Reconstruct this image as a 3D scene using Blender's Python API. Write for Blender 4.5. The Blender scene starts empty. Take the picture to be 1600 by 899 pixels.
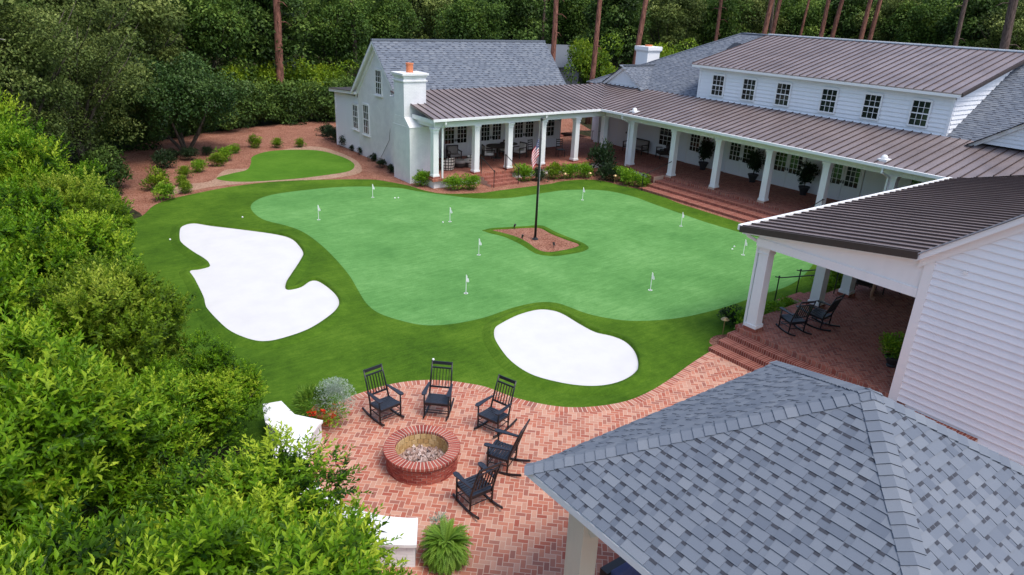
import bpy, bmesh, math, random
import numpy as np
from mathutils import Vector, Matrix
from mathutils.geometry import tessellate_polygon
PI = math.pi
rnd = random.Random(7)
scn = bpy.context.scene
COL = scn.collection
# ------------------------------------------------------------------ camera survey
CH = 9.3; FP = 1101.0; PITCH = math.radians(21.88); ROLL = math.radians(2.594); TH = math.radians(37.41)
_c, _s = math.cos(TH), math.sin(TH)
def _w(x, y, z): return Vector((x*_c + y*_s, -x*_s + y*_c, z))
_fw = (0, math.cos(PITCH), -math.sin(PITCH)); _up = (0, math.sin(PITCH), math.cos(PITCH))
_r2 = (math.cos(ROLL), _up[1]*math.sin(ROLL), _up[2]*math.sin(ROLL))
_u2 = (-math.sin(ROLL), _up[1]*math.cos(ROLL), _up[2]*math.cos(ROLL))
CR, CU, CF = _w(*_r2), _w(*_u2), _w(*_fw)
CAM = Vector((0, 0, CH))
def ray(x, y): return CR*((x-800)/FP) - CU*((y-449.5)/FP) + CF
def G(x, y, z=0.0):
    d = ray(x, y); p = CAM + d*((z-CH)/d.z); return (p.x, p.y)
def D(x, dist, z=0.0):
    """ground point in the bearing of photo column x (taken near the top of the photo) at a given distance"""
    d = ray(x, 60); h = Vector((d.x, d.y)).normalized(); return (h.x*dist, h.y*dist)
cd = bpy.data.cameras.new('camera'); cam = bpy.data.objects.new('camera', cd); COL.objects.link(cam)
M = Matrix.Identity(4)
for i in range(3): M[i][0] = CR[i]; M[i][1] = CU[i]; M[i][2] = -CF[i]; M[i][3] = CAM[i]
cam.matrix_world = M
cd.sensor_width = 36; cd.lens = FP*36/1600; cd.clip_end = 2000; cd.clip_start = .1
scn.camera = cam
# ------------------------------------------------------------------ node helpers
class NT:
    def __init__(s, name):
        s.m = bpy.data.materials.new(name); s.m.use_nodes = True; s.t = s.m.node_tree; s.n = s.t.nodes; s.l = s.t.links
        s.b = s.n['Principled BSDF']; s.out = s.n['Material Output']
    def node(s, typ, **kw):
        nd = s.n.new(typ)
        for k, v in kw.items(): setattr(nd, k, v)
        return nd
    def put(s, sock, v):
        if isinstance(v, bpy.types.NodeSocket): s.l.new(v, sock)
        else: sock.default_value = v
    def ma(s, op, a, b=0.0, c=0.0):
        nd = s.node('ShaderNodeMath', operation=op); s.put(nd.inputs[0], a); s.put(nd.inputs[1], b)
        if op in ('WRAP', 'MULTIPLY_ADD', 'COMPARE', 'SMOOTH_MIN'): s.put(nd.inputs[2], c)
        return nd.outputs[0]
    def co(s, kind='Object'): return s.node('ShaderNodeTexCoord').outputs[kind]
    def pos(s): return s.node('ShaderNodeNewGeometry').outputs['Position']
    def sep(s, v):
        nd = s.node('ShaderNodeSeparateXYZ'); s.l.new(v, nd.inputs[0]); return nd.outputs
    def comb(s, x, y, z=0.0):
        nd = s.node('ShaderNodeCombineXYZ')
        for i, v in enumerate((x, y, z)): s.put(nd.inputs[i], v)
        return nd.outputs[0]
    def noise(s, v, scale, detail=3.0, rough=.55):
        nd = s.node('ShaderNodeTexNoise'); s.l.new(v, nd.inputs['Vector'])
        nd.inputs['Scale'].default_value = scale; nd.inputs['Detail'].default_value = detail; nd.inputs['Roughness'].default_value = rough
        return nd.outputs['Fac']
    def white(s, v):
        nd = s.node('ShaderNodeTexWhiteNoise', noise_dimensions='3D'); s.l.new(v, nd.inputs['Vector']); return nd.outputs['Value']
    def ramp(s, f, stops):
        nd = s.node('ShaderNodeValToRGB'); s.l.new(f, nd.inputs[0]); cr = nd.color_ramp
        while len(cr.elements) < len(stops): cr.elements.new(.5)
        for e, (p, c) in zip(cr.elements, stops): e.position = p; e.color = (*c, 1)
        return nd.outputs[0]
    def mix(s, f, a, b, mode='MIX'):
        nd = s.node('ShaderNodeMix', data_type='RGBA', blend_type=mode); s.put(nd.inputs[0], f)
        for i, v in ((6, a), (7, b)):
            if isinstance(v, tuple): v = (*v, 1) if len(v) == 3 else v
            s.put(nd.inputs[i], v)
        return nd.outputs[2]
    def bump(s, h, dist=.01, strength=.6):
        nd = s.node('ShaderNodeBump'); s.l.new(h, nd.inputs['Height']); nd.inputs['Distance'].default_value = dist; nd.inputs['Strength'].default_value = strength
        s.l.new(nd.outputs[0], s.b.inputs['Normal'])
    def fin(s, col, rough=.8, spec=.3, metal=0.0):
        if isinstance(col, tuple): col = (*col, 1)
        s.put(s.b.inputs['Base Color'], col); s.put(s.b.inputs['Roughness'], rough)
        s.b.inputs['Specular IOR Level'].default_value = spec; s.b.inputs['Metallic'].default_value = metal
        return s.m
def attr(n, name='tint'):
    nd = n.node('ShaderNodeAttribute', attribute_name=name); return nd.outputs['Fac']
def plain(name, col, rough=.6, spec=.4, var=.12, scale=6, metal=0.0):
    n = NT(name); f = n.noise(n.pos(), scale, 4)
    d = tuple(c*(1-var) for c in col); e = tuple(min(1, c*(1+var)) for c in col)
    return n.fin(n.ramp(f, [(.3, d), (.7, e)]), rough, spec, metal)
def paint(name, col=(.78, .78, .77)):
    n = NT(name); p = n.pos(); f = n.noise(p, .9, 5, .6); g = n.noise(p, 14, 3)
    mp = n.node('ShaderNodeMapping'); n.l.new(p, mp.inputs[0]); mp.inputs['Scale'].default_value = (5, 5, .35); sk_ = n.noise(mp.outputs[0], 1.0, 5, .7)
    c = n.ramp(n.ma('ADD', n.ma('MULTIPLY', f, .5), n.ma('MULTIPLY', sk_, .5)), [(.3, tuple(k*.93 for k in col)), (.5, col)])
    c = n.mix(n.ma('MULTIPLY', g, .10), c, tuple(k*.7 for k in col))
    return n.fin(c, .5, .35)
def painted_brick(name, axis):
    n = NT(name); x, y, z = n.sep(n.pos()); h = x if axis == 'x' else y
    row = n.ma('FLOOR', n.ma('DIVIDE', z, .075)); off = n.ma('MULTIPLY', n.ma('MODULO', row, 2.0), .11)
    fx = n.ma('FRACT', n.ma('DIVIDE', n.ma('ADD', n.ma('ADD', h, off), 200.0), .22)); fz = n.ma('FRACT', n.ma('DIVIDE', z, .075))
    a = n.ma('LESS_THAN', n.ma('MINIMUM', n.ma('MULTIPLY', n.ma('MINIMUM', fx, n.ma('SUBTRACT', 1.0, fx)), .22), n.ma('MULTIPLY', n.ma('MINIMUM', fz, n.ma('SUBTRACT', 1.0, fz)), .075)), .006)
    g = n.noise(n.pos(), 2.2, 5); c = n.ramp(g, [(.3, (.7, .7, .71)), (.65, (.8, .8, .8))])
    c = n.mix(n.ma('MULTIPLY', a, .28), c, (.45, .45, .46)); n.bump(n.ma('SUBTRACT', 1.0, a), .006, .7)
    return n.fin(c, .55, .3)
def herring(name, cols, mortar, ang=45, cell=.105, dark=1.0):
    n = NT(name); p = n.pos(); mp = n.node('ShaderNodeMapping'); n.l.new(p, mp.inputs[0])
    mp.inputs['Rotation'].default_value = (0, 0, math.radians(ang)); mp.inputs['Scale'].default_value = (1/cell, 1/cell, 0); mp.inputs['Location'].default_value = (4000, 4000, 0)
    x, y, z = n.sep(mp.outputs[0]); ix = n.ma('FLOOR', x); iy = n.ma('FLOOR', y); fx = n.ma('SUBTRACT', x, ix); fy = n.ma('SUBTRACT', y, iy)
    k = n.ma('FLOORED_MODULO', n.ma('SUBTRACT', ix, iy), 4.0)
    hz = n.ma('LESS_THAN', k, 1.5); vt = n.ma('SUBTRACT', 1.0, hz); k3 = n.ma('SUBTRACT', 3.0, k)
    lx = n.ma('ADD', fx, n.ma('MULTIPLY', k, hz)); ly = n.ma('ADD', fy, n.ma('MULTIPLY', k3, vt))
    LX = n.ma('ADD', hz, 1.0); LY = n.ma('ADD', vt, 1.0)
    e = n.ma('MINIMUM', n.ma('MINIMUM', lx, n.ma('SUBTRACT', LX, lx)), n.ma('MINIMUM', ly, n.ma('SUBTRACT', LY, ly)))
    idv = n.comb(n.ma('SUBTRACT', ix, n.ma('MULTIPLY', k, hz)), n.ma('SUBTRACT', iy, n.ma('MULTIPLY', k3, vt)), hz)
    w = n.white(idv); g = n.noise(p, .55, 4); gg = n.noise(p, 60, 3)
    c = n.ramp(w, [(i/(len(cols)-1), q) for i, q in enumerate(cols)])
    c = n.mix(n.ma('MULTIPLY', n.ma('SUBTRACT', gg, .3), .5), c, tuple(q*.55 for q in cols[1]))
    m = n.ma('LESS_THAN', e, .065); c = n.mix(m, c, mortar)
    c = n.mix(n.ma('MULTIPLY', n.ma('SMOOTH_MIN', n.ma('MAXIMUM', n.ma('MULTIPLY', n.ma('SUBTRACT', g, .5), 3.0), 0.0), 1.0, .2), .28), c, (.24*dark, .17*dark, .13*dark))
    n.bump(n.ma('SMOOTH_MIN', e, .12, .05), .02, .5)
    return n.fin(c, .85, .2)
def soldier(name, cols, mortar, axis='x', w=.075, course=.1325, radial=None):
    n = NT(name); p = n.pos(); x, y, z = n.sep(p); h = x if axis == 'x' else y
    if axis == 'uv': h = n.sep(n.co('UV'))[0]
    fx = n.ma('FRACT', n.ma('DIVIDE', n.ma('ADD', h, 300.0), w)); i = n.ma('FLOOR', n.ma('DIVIDE', n.ma('ADD', h, 300.0), w))
    e = n.ma('MINIMUM', fx, n.ma('SUBTRACT', 1.0, fx)); row = n.ma('FLOOR', n.ma('DIVIDE', n.ma('ADD', z, .0015), course))
    w_ = n.white(n.comb(i, row, 3.0)); gg = n.noise(p, 50, 3)
    c = n.ramp(w_, [(k/(len(cols)-1), q) for k, q in enumerate(cols)]); c = n.mix(n.ma('MULTIPLY', gg, .35), c, tuple(q*.5 for q in cols[0]))
    c = n.mix(n.ma('LESS_THAN', e, .07), c, mortar); n.bump(n.ma('SMOOTH_MIN', e, .14, .05), .015, .5)
    return n.fin(c, .85, .2)
BR = [(.34, .09, .06), (.45, .165, .105), (.53, .235, .155), (.30, .12, .09), (.40, .125, .08), (.50, .27, .19), (.56, .30, .21)]
BRD = [(.25, .068, .046), (.34, .105, .07), (.42, .155, .105), (.21, .065, .05), (.38, .13, .085)]
m_patio = herring('patio_brick', BR, (.56, .39, .30), ang=42)
m_porch = herring('porch_brick', BRD, (.34, .22, .16), ang=45)
m_stepx = soldier('step_brick_a', [(.2, .045, .03), (.28, .075, .05), (.33, .11, .075)], (.52, .36, .28), 'x')
m_stepy = soldier('step_brick_b', [(.2, .045, .03), (.28, .075, .05), (.33, .11, .075)], (.52, .36, .28), 'y')
m_edge = soldier('edge_brick', BR, (.62, .47, .38), 'uv', .11)
m_white = paint('white_paint'); m_trim = paint('white_trim', (.8, .8, .79)); m_siding = paint('white_siding', (.80, .815, .835))
m_pbx = painted_brick('painted_brick_x', 'x'); m_pby = painted_brick('painted_brick_y', 'y')
m_ceil = plain('porch_ceiling', (.5, .52, .5), .8)
m_black = plain('black_metal', (.012, .012, .013), .45, .5)
m_chair = plain('black_wood', (.010, .011, .014), .32, .5, .3, 20)
m_seatp = plain('weathered_black', (.02, .023, .033), .38, .5, .35, 18)
def glass():
    n = NT('window_glass'); f = n.noise(n.pos(), .9, 3); c = n.ramp(f, [(.35, (.006, .009, .008)), (.6, (.02, .03, .022)), (.75, (.05, .075, .04))])
    return n.fin(c, .06, .6)
m_glass = glass()
def shingle():
    n = NT('asphalt_shingle'); t = attr(n); p = n.pos(); g = n.noise(p, 90, 3, .7); h = n.noise(p, .5, 3)
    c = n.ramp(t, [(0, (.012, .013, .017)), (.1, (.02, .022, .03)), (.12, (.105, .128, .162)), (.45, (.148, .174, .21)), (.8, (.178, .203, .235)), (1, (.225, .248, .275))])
    c = n.mix(n.ma('MULTIPLY', g, .5), c, (.10, .11, .14)); c = n.mix(n.ma('MULTIPLY', h, .25), c, (.16, .165, .19)); n.bump(g, .004, .6)
    return n.fin(c, .9, .2)
m_shin = shingle()
def metal(name, base, rough=.38):
    n = NT(name); p = n.pos(); f = n.noise(p, .6, 5, .6); g = n.noise(p, 5, 4)
    c = n.ramp(f, [(.3, tuple(k*.8 for k in base)), (.7, tuple(k*1.25 for k in base))]); c = n.mix(n.ma('MULTIPLY', g, .25), c, (.09, .06, .055))
    r = n.ma('MULTIPLY_ADD', g, .25, rough-.1); n.bump(f, .01, .15)
    return n.fin(c, r, .5, .25)
m_metal = metal('bronze_metal_roof', (.25, .205, .20)); m_seam = plain('bronze_seam', (.055, .035, .032), .45, .5)
m_fascia = plain('brown_fascia', (.045, .033, .028), .5)
def turf(name, a, b, c3, stripe=0.0):
    n = NT(name); p = n.pos(); f = n.noise(p, .35, 4, .6); g = n.noise(p, 3.0, 6, .7); h = n.noise(p, 60, 3, .8)
    mp = n.node('ShaderNodeMapping'); n.l.new(p, mp.inputs[0]); mp.inputs['Rotation'].default_value = (0, 0, -.6); mp.inputs['Scale'].default_value = (1.4, 9, 1)
    st = n.noise(mp.outputs[0], 1.0, 4, .7)
    g2 = n.noise(p, 16, 4, .75); v = n.ma('ADD', n.ma('ADD', n.ma('MULTIPLY', f, .42), n.ma('MULTIPLY', g2, .2)), n.ma('ADD', n.ma('MULTIPLY', g, .22), n.ma('MULTIPLY', st, .2+stripe)))
    c = n.ramp(v, [(.42+stripe*.5, a), (.53+stripe*.5, b), (.64+stripe*.5, c3)]); c = n.mix(n.ma('MULTIPLY', h, .55), c, tuple(k*.45 for k in a)); n.bump(n.ma('ADD', h, g2), .03, .8)
    return n.fin(c, .95, .1)
m_fringe = turf('fringe_turf', (.044, .11, .008), (.088, .185, .013), (.15, .275, .025))
m_green = turf('putting_turf', (.10, .275, .07), (.15, .365, .10), (.225, .465, .15), .15)
m_lawn = turf('lawn_turf', (.07, .18, .014), (.10, .235, .02), (.14, .29, .03))
def sand():
    n = NT('white_sand'); p = n.pos(); g = n.noise(p, 1.2, 6, .6); h = n.noise(p, 80, 2)
    c = n.ramp(g, [(.3, (.56, .555, .55)), (.6, (.60, .597, .59))]); n.bump(n.ma('ADD', n.ma('MULTIPLY', g, .3), n.ma('MULTIPLY', h, .1)), .04, .4); return n.fin(c, .95, .1)
m_sand = sand()
def mulch(name, cols, sc=26):
    n = NT(name); p = n.pos(); vo = n.node('ShaderNodeTexVoronoi'); n.l.new(p, vo.inputs['Vector']); vo.inputs['Scale'].default_value = sc
    s = n.sep(vo.outputs['Color'])[0]; g = n.noise(p, 1.1, 5, .6); v = n.ma('ADD', n.ma('MULTIPLY', s, .55), n.ma('MULTIPLY', g, .55))
    c = n.ramp(v, [(.2, cols[0]), (.5, cols[1]), (.85, cols[2])]); n.bump(vo.outputs['Distance'], .04, .9); return n.fin(c, .95, .1)
m_mulch = mulch('red_mulch', [(.13, .045, .026), (.29, .12, .078), (.44, .24, .165)])
m_straw = mulch('pine_straw', [(.22, .11, .07), (.40, .25, .17), (.55, .38, .28)], 30)
m_floor = mulch('forest_floor', [(.012, .014, .007), (.03, .03, .014), (.06, .05, .025)], 9)
m_stone = plain('pale_paving', (.32, .23, .18), .9)
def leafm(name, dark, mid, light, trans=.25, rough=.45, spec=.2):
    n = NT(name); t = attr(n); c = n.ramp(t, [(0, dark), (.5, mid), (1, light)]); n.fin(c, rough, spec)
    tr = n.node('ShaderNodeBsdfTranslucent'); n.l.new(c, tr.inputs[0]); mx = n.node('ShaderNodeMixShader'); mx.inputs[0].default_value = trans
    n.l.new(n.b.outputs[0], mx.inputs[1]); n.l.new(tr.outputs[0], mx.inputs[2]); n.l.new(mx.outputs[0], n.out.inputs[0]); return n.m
l_hedge = leafm('laurel_leaf', (.010, .04, .004), (.135, .285, .008), (.45, .56, .04), .36, .45, .2)
l_hedge2 = leafm('viburnum_leaf', (.018, .05, .004), (.16, .265, .012), (.46, .52, .06), .34)
l_wood = leafm('woodland_leaf', (.014, .03, .008), (.068, .13, .022), (.24, .34, .07), .25, .6)
l_wood2 = leafm('woodland_leaf_olive', (.022, .035, .010), (.10, .145, .03), (.32, .37, .10), .25, .6)
l_lime = leafm('lime_leaf', (.03, .075, .008), (.14, .235, .014), (.36, .46, .03), .3)
l_wood3 = leafm('woodland_leaf_green', (.012, .032, .007), (.078, .15, .022), (.26, .36, .06), .25, .6)
l_shrub = leafm('shrub_leaf', (.04, .11, .008), (.15, .31, .015), (.34, .48, .04), .28)
l_dk = leafm('dark_shrub_leaf', (.008, .02, .008), (.022, .045, .016), (.05, .085, .03), .15)
l_silver = leafm('silver_leaf', (.16, .24, .16), (.34, .43, .34), (.6, .66, .6), .2)
l_fern = leafm('fern_frond', (.04, .11, .012), (.12, .24, .02), (.25, .38, .05), .3)
l_needle = leafm('pine_needle', (.01, .025, .008), (.025, .05, .012), (.05, .08, .02), .15)
def bark(name, a, b):
    n = NT(name); p = n.pos(); mp = n.node('ShaderNodeMapping'); n.l.new(p, mp.inputs[0]); mp.inputs['Scale'].default_value = (6, 6, 1.3)
    g = n.noise(mp.outputs[0], 1.5, 6, .7); n.bump(g, .05, .9); return n.fin(n.ramp(g, [(.35, a), (.65, b)]), .95, .1)
m_pine2 = bark('grey_pine_bark', (.05, .035, .03), (.20, .14, .115)); m_pine = bark('pine_bark', (.08, .036, .026), (.34, .155, .11)); m_bark = bark('grey_bark', (.03, .024, .02), (.12, .10, .08))
m_terra = plain('terracotta', (.62, .2, .09), .8)
m_fire = None
# ------------------------------------------------------------------ mesh helpers
class MB:
    def __init__(s): s.v = []; s.f = []; s.t = []; s.uv = None
    def quad(s, a, b, c, d, t=.5): i = len(s.v); s.v += [tuple(a), tuple(b), tuple(c), tuple(d)]; s.f.append((i, i+1, i+2, i+3)); s.t.append(t)
    def poly(s, pts, t=.5): i = len(s.v); s.v += [tuple(p) for p in pts]; s.f.append(tuple(range(i, i+len(pts)))); s.t.append(t)
    def hexa(s, P, t=.5):
        i = len(s.v); s.v += [tuple(p) for p in P]
        for q in ((3, 2, 1, 0), (4, 5, 6, 7), (0, 1, 5, 4), (1, 2, 6, 5), (2, 3, 7, 6), (3, 0, 4, 7)): s.f.append(tuple(i+k for k in q)); s.t.append(t)
    def box(s, x0, x1, y0, y1, z0, z1, t=.5):
        s.hexa([(x0, y0, z0), (x1, y0, z0), (x1, y1, z0), (x0, y1, z0), (x0, y0, z1), (x1, y0, z1), (x1, y1, z1), (x0, y1, z1)], t)
    def lbox(s, F, r0, r1, n0, n1, z0, z1, t=.5):
        o, R, N, U = F; P = [o+R*r+N*n+U*z for z in (z0, z1) for r, n in ((r0, n0), (r1, n0), (r1, n1), (r0, n1))]; s.hexa(P, t)
    def bar(s, a, b, w, h, up=(0, 0, 1), t=.5):
        a = Vector(a); b = Vector(b); d = (b-a).normalized(); u = Vector(up); x = d.cross(u).normalized(); y = x.cross(d)
        P = [p+x*i*w/2+y*j*h/2 for p in (a, b) for i, j in ((-1, -1), (1, -1), (1, 1), (-1, 1))]; s.hexa(P, t)
    def tube(s, pts, r, n=8, cap=True, t=.5):
        pts = [Vector(p) for p in pts]; rs = r if isinstance(r, (list, tuple)) else [r]*len(pts); base = len(s.v); prev = None
        for i, p in enumerate(pts):
            d = (pts[min(i+1, len(pts)-1)]-pts[max(i-1, 0)]).normalized(); u = prev or (Vector((0, 0, 1)) if abs(d.z) < .9 else Vector((1, 0, 0)))
            x = d.cross(u).normalized(); y = x.cross(d).normalized(); prev = y
            for k in range(n): a = 2*PI*k/n; s.v.append(tuple(p+(x*math.cos(a)+y*math.sin(a))*rs[i]))
        for i in range(len(pts)-1):
            for k in range(n): a = base+i*n+k; b = base+i*n+(k+1) % n; s.f.append((a, b, b+n, a+n)); s.t.append(t)
        if cap: s.f.append(tuple(base+k for k in range(n))[::-1]); s.f.append(tuple(base+(len(pts)-1)*n+k for k in range(n))); s.t += [t, t]
    def lathe(s, c, prof, n=20, t=.5):
        base = len(s.v)
        for r, z in prof:
            for k in range(n): a = 2*PI*k/n; s.v.append((c[0]+r*math.cos(a), c[1]+r*math.sin(a), c[2]+z))
        for i in range(len(prof)-1):
            for k in range(n): a = base+i*n+k; b = base+i*n+(k+1) % n; s.f.append((a, b, b+n, a+n)); s.t.append(t)
    def ball(s, c, r, sq=1.0, n=8, t=.5):
        s.lathe(c, [(max(.0005, r*math.sin(PI*i/n)), -r*sq*math.cos(PI*i/n)) for i in range(n+1)], n*2, t)
    def flat(s, pts, z, t=.5):
        tr = tessellate_polygon([[Vector((p[0], p[1], 0)) for p in pts]]); i = len(s.v); s.v += [(p[0], p[1], z) for p in pts]
        for a, b, c in tr:
            A, B, Cc = pts[a], pts[b], pts[c]
            if (B[0]-A[0])*(Cc[1]-A[1])-(B[1]-A[1])*(Cc[0]-A[0]) < 0: b, c = c, b
            s.f.append((i+a, i+b, i+c)); s.t.append(t)
    def prism(s, pts, z0, z1, t=.5):
        s.flat(pts, z1, t); n = len(pts); ar = sum(pts[i][0]*pts[(i+1) % n][1]-pts[(i+1) % n][0]*pts[i][1] for i in range(n))
        P = pts if ar > 0 else pts[::-1]; i = len(s.v); s.v += [(p[0], p[1], z0) for p in P]+[(p[0], p[1], z1) for p in P]
        for k in range(n): j = (k+1) % n; s.f.append((i+k, i+j, i+n+j, i+n+k)); s.t.append(t)
    def build(s, name, mat, parent=None, world=True, smooth=False, clips=(), bevel=0):
        me = bpy.data.meshes.new(name); off = Vector((0, 0, 0))
        if parent is not None and world:
            off = parent.location.copy()
            if parent.parent: off += parent.parent.location
        V = [(v[0]-off[0], v[1]-off[1], v[2]-off[2]) for v in s.v]; me.from_pydata(V, [], s.f)
        a = me.attributes.new('tint', 'FLOAT', 'FACE'); a.data.foreach_set('value', s.t)
        if s.uv:
            u = me.uv_layers.new(name='UVMap')
            for lp in me.loops: u.data[lp.index].uv = s.uv[lp.vertex_index]
        if clips:
            bm = bmesh.new(); bm.from_mesh(me)
            for co, no in clips: bmesh.ops.bisect_plane(bm, geom=bm.verts[:]+bm.edges[:]+bm.faces[:], plane_co=Vector(co)-off, plane_no=Vector(no), clear_outer=True)
            bm.to_mesh(me); bm.free()
        if smooth: me.polygons.foreach_set('use_smooth', [True]*len(me.polygons))
        me.materials.append(mat); o = bpy.data.objects.new(name, me); COL.objects.link(o)
        if parent is not None: o.parent = parent
        if bevel:
            b = o.modifiers.new('bevel', 'BEVEL'); b.width = bevel; b.segments = 2; b.limit_method = 'ANGLE'
        return o
def tag(o, label=None, cat=None, group=None, kind=None):
    if label: o['label'] = label
    if cat: o['category'] = cat
    if group: o['group'] = group
    if kind: o['kind'] = kind
    return o
def thing(name, label, cat, loc=(0, 0, 0), rz=0, group=None):
    o = bpy.data.objects.new(name, None); COL.objects.link(o); o.location = loc; o.rotation_euler = (0, 0, rz); o.empty_display_size = .2
    return tag(o, label, cat, group)
def kids(o): return [c for c in bpy.data.objects if c.parent == o]
def dup(o, loc=None, rz=None, label=None, parent=None, tree=None):
    c = o.copy(); COL.objects.link(c)
    if parent: c.parent = parent
    if loc is not None: c.location = loc
    if rz is not None: c.rotation_euler = (0, 0, rz)
    if label: c['label'] = label
    for ch in kids(o): dup(ch, parent=c)
    return c
def struct(name, mb, mat, **kw): return tag(mb.build(name, mat, **kw), kind='structure')
def FR(o, R, N, U=(0, 0, 1)): return (Vector(o), Vector(R), Vector(N), Vector(U))
# ------------------------------------------------------------------ ground
def smooth_loop(pts, k=6):
    out = []; n = len(pts)
    for i in range(n):
        p0, p1, p2, p3 = (Vector(pts[(i+j-1) % n]) for j in range(4))
        for q in range(k):
            t = q/k; out.append(tuple(.5*((2*p1)+(-p0+p2)*t+(2*p0-5*p1+4*p2-p3)*t*t+(-p0+3*p1-3*p2+p3)*t**3)))
    return out
def gl(L, k=6, z=0.0): return smooth_loop([G(x, y, z) for x, y in L], k)
g = MB(); g.quad((-700, -500, 0), (900, -500, 0), (900, 900, 0), (-700, 900, 0)); struct('ground', g, m_floor)
bed = [(5, 24), (5, 34), (3.5, 42), (8, 50.5), (14, 53.5), (21, 55), (26, 53), (26, 40), (31, 40), (38, 43), (38, 30), (31, 30), (31, 10), (19, 9), (14, 10), (14, 24)]
g = MB(); g.flat(bed, .004); struct('mulch_bed', g, m_mulch)
g = MB(); g.flat(gl([(330, 283), (352, 266), (395, 262), (415, 243), (455, 232), (500, 230), (548, 246), (565, 262), (556, 273), (500, 281), (430, 284), (350, 290), (300, 298), (260, 306), (282, 290)]), .008); struct('pine_straw_path', g, m_straw)
fr = [(222, 338), (240, 322), (265, 312), (300, 304), (350, 294), (400, 287), (450, 283), (520, 281), (580, 281), (610, 285), (640, 291), (663, 298), (694, 303), (749, 302), (780, 298), (811, 294), (860, 287.5), (876, 284), (911, 281), (940, 283), (973, 291), (1009, 298), (1027, 304), (1062, 318.5), (1095, 329), (1161, 350), (1215, 367), (1280, 382), (1310, 400), (1322, 420), (1290, 440), (1250, 466), (1215, 480), (1180, 500), (1150, 520), (1118, 525), (1108, 535), (1116, 547), (1080, 569), (1050, 591), (1020, 610), (990, 624), (960, 632), (920, 637), (880, 637), (840, 631), (800, 621), (760, 606), (730, 600), (700, 596), (665, 595), (630, 598), (600, 604), (570, 613), (540, 624), (515, 640), (500, 664), (420, 700), (330, 690), (260, 640), (210, 590), (180, 520), (168, 430), (190, 355)]
g = MB(); g.flat(gl(fr, 5), .010); struct('turf_fringe', g, m_fringe)
gr = [(392, 326), (400, 314), (425, 305), (465, 299), (520, 293.5), (570, 292), (620, 294), (650, 299), (700, 306), (750, 311), (800, 309.5), (850, 302), (880, 298), (912, 297), (950, 299), (990, 308), (1020, 319), (1060, 333), (1100, 347), (1140, 359), (1175, 369), (1215, 381), (1250, 393), (1268, 403), (1270, 414), (1250, 436), (1225, 450), (1190, 461), (1150, 475), (1110, 487), (1070, 496), (1030, 501), (985, 502), (950, 498), (915, 490), (880, 477), (860, 473), (835, 474), (800, 482), (760, 496), (720, 505), (685, 509), (655, 508), (620, 500), (590, 489), (572, 474), (560, 455), (545, 430), (522, 403), (500, 382), (475, 364), (450, 354), (410, 343)]
g = MB(); g.flat(gl(gr, 5), .014); struct('putting_green', g, m_green)
g = MB(); g.flat(gl([(338, 279), (360, 272), (385, 266), (392, 256), (395, 245), (420, 237), (460, 234.5), (500, 236), (530, 244), (548, 252), (554, 260), (545, 268), (510, 274), (460, 280), (400, 284), (360, 284)]), .012); struct('chipping_lawn', g, m_lawn)
def lip(loop, name, w=.36, h=.11, z=.012, out=1):
    n = len(loop); ar = sum(loop[i][0]*loop[(i+1) % n][1]-loop[(i+1) % n][0]*loop[i][1] for i in range(n)); sg = 1 if ar > 0 else -1
    b = MB(); prof = [(0, 0), (.03, h), (w*.4, h*.8), (w, 0)]
    for i in range(n):
        a = Vector(loop[i-1]); c = Vector(loop[(i+1) % n]); d = (c-a).normalized(); nn = Vector((d.y, -d.x))*sg
        for q, hh in prof: p = Vector(loop[i])+nn*q; b.v.append((p.x, p.y, z+hh))
    m = len(prof)
    for i in range(n):
        j = (i+1) % n
        for k in range(m-1): q = (i*m+k, i*m+k+1, j*m+k+1, j*m+k); b.f.append(q if sg < 0 else q[::-1]); b.t.append(.5)
    return struct(name, b, m_fringe, smooth=True)
bk1 = [(281, 362), (286, 354), (303, 350), (330, 354), (380, 360), (430, 367), (455, 374), (468, 386), (474, 398), (468, 412), (455, 432), (446, 447), (450, 454), (470, 450), (484, 441), (495, 440), (508, 447), (524, 461), (530, 474), (524, 489), (505, 505), (480, 520), (450, 531), (420, 538), (395, 536), (365, 524), (345, 508), (324, 484), (318, 464), (306, 440), (297, 425), (312, 422), (328, 417), (322, 409), (300, 395), (283, 380)]
bk2 = [(773, 515), (782, 507), (810, 493), (840, 485), (862, 486), (880, 492), (905, 507), (930, 520), (955, 526), (975, 534), (990, 548), (997, 566), (994, 583), (975, 598), (945, 607), (910, 608), (870, 602), (830, 590), (800, 570), (782, 548), (773, 530)]
for L in (bk1, bk2):
    lp = gl(L, 5); g = MB(); g.flat(lp, .018); struct('sand_bunker', g, m_sand); lip(lp, 'bunker_lip')
isl = [(753, 361), (775, 358), (810, 356), (832, 353), (850, 354), (868, 363), (890, 372), (910, 380), (920, 388), (910, 394), (890, 398), (865, 401), (840, 398), (825, 390), (808, 380), (780, 368)]
isl2 = [(768, 361), (800, 358.5), (830, 357), (845, 358), (862, 367), (885, 376), (904, 383), (898, 389), (870, 395), (852, 396), (838, 391), (826, 382), (806, 372), (785, 366)]
g = MB(); lp = gl(isl, 5); g.flat(lp, .018); struct('island_fringe', g, m_fringe)
g = MB(); lp = gl(isl2, 5); g.flat(lp, .022); struct('flagpole_bed', g, m_mulch); lip(lp, 'island_lip', .3, .06, .018)
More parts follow.
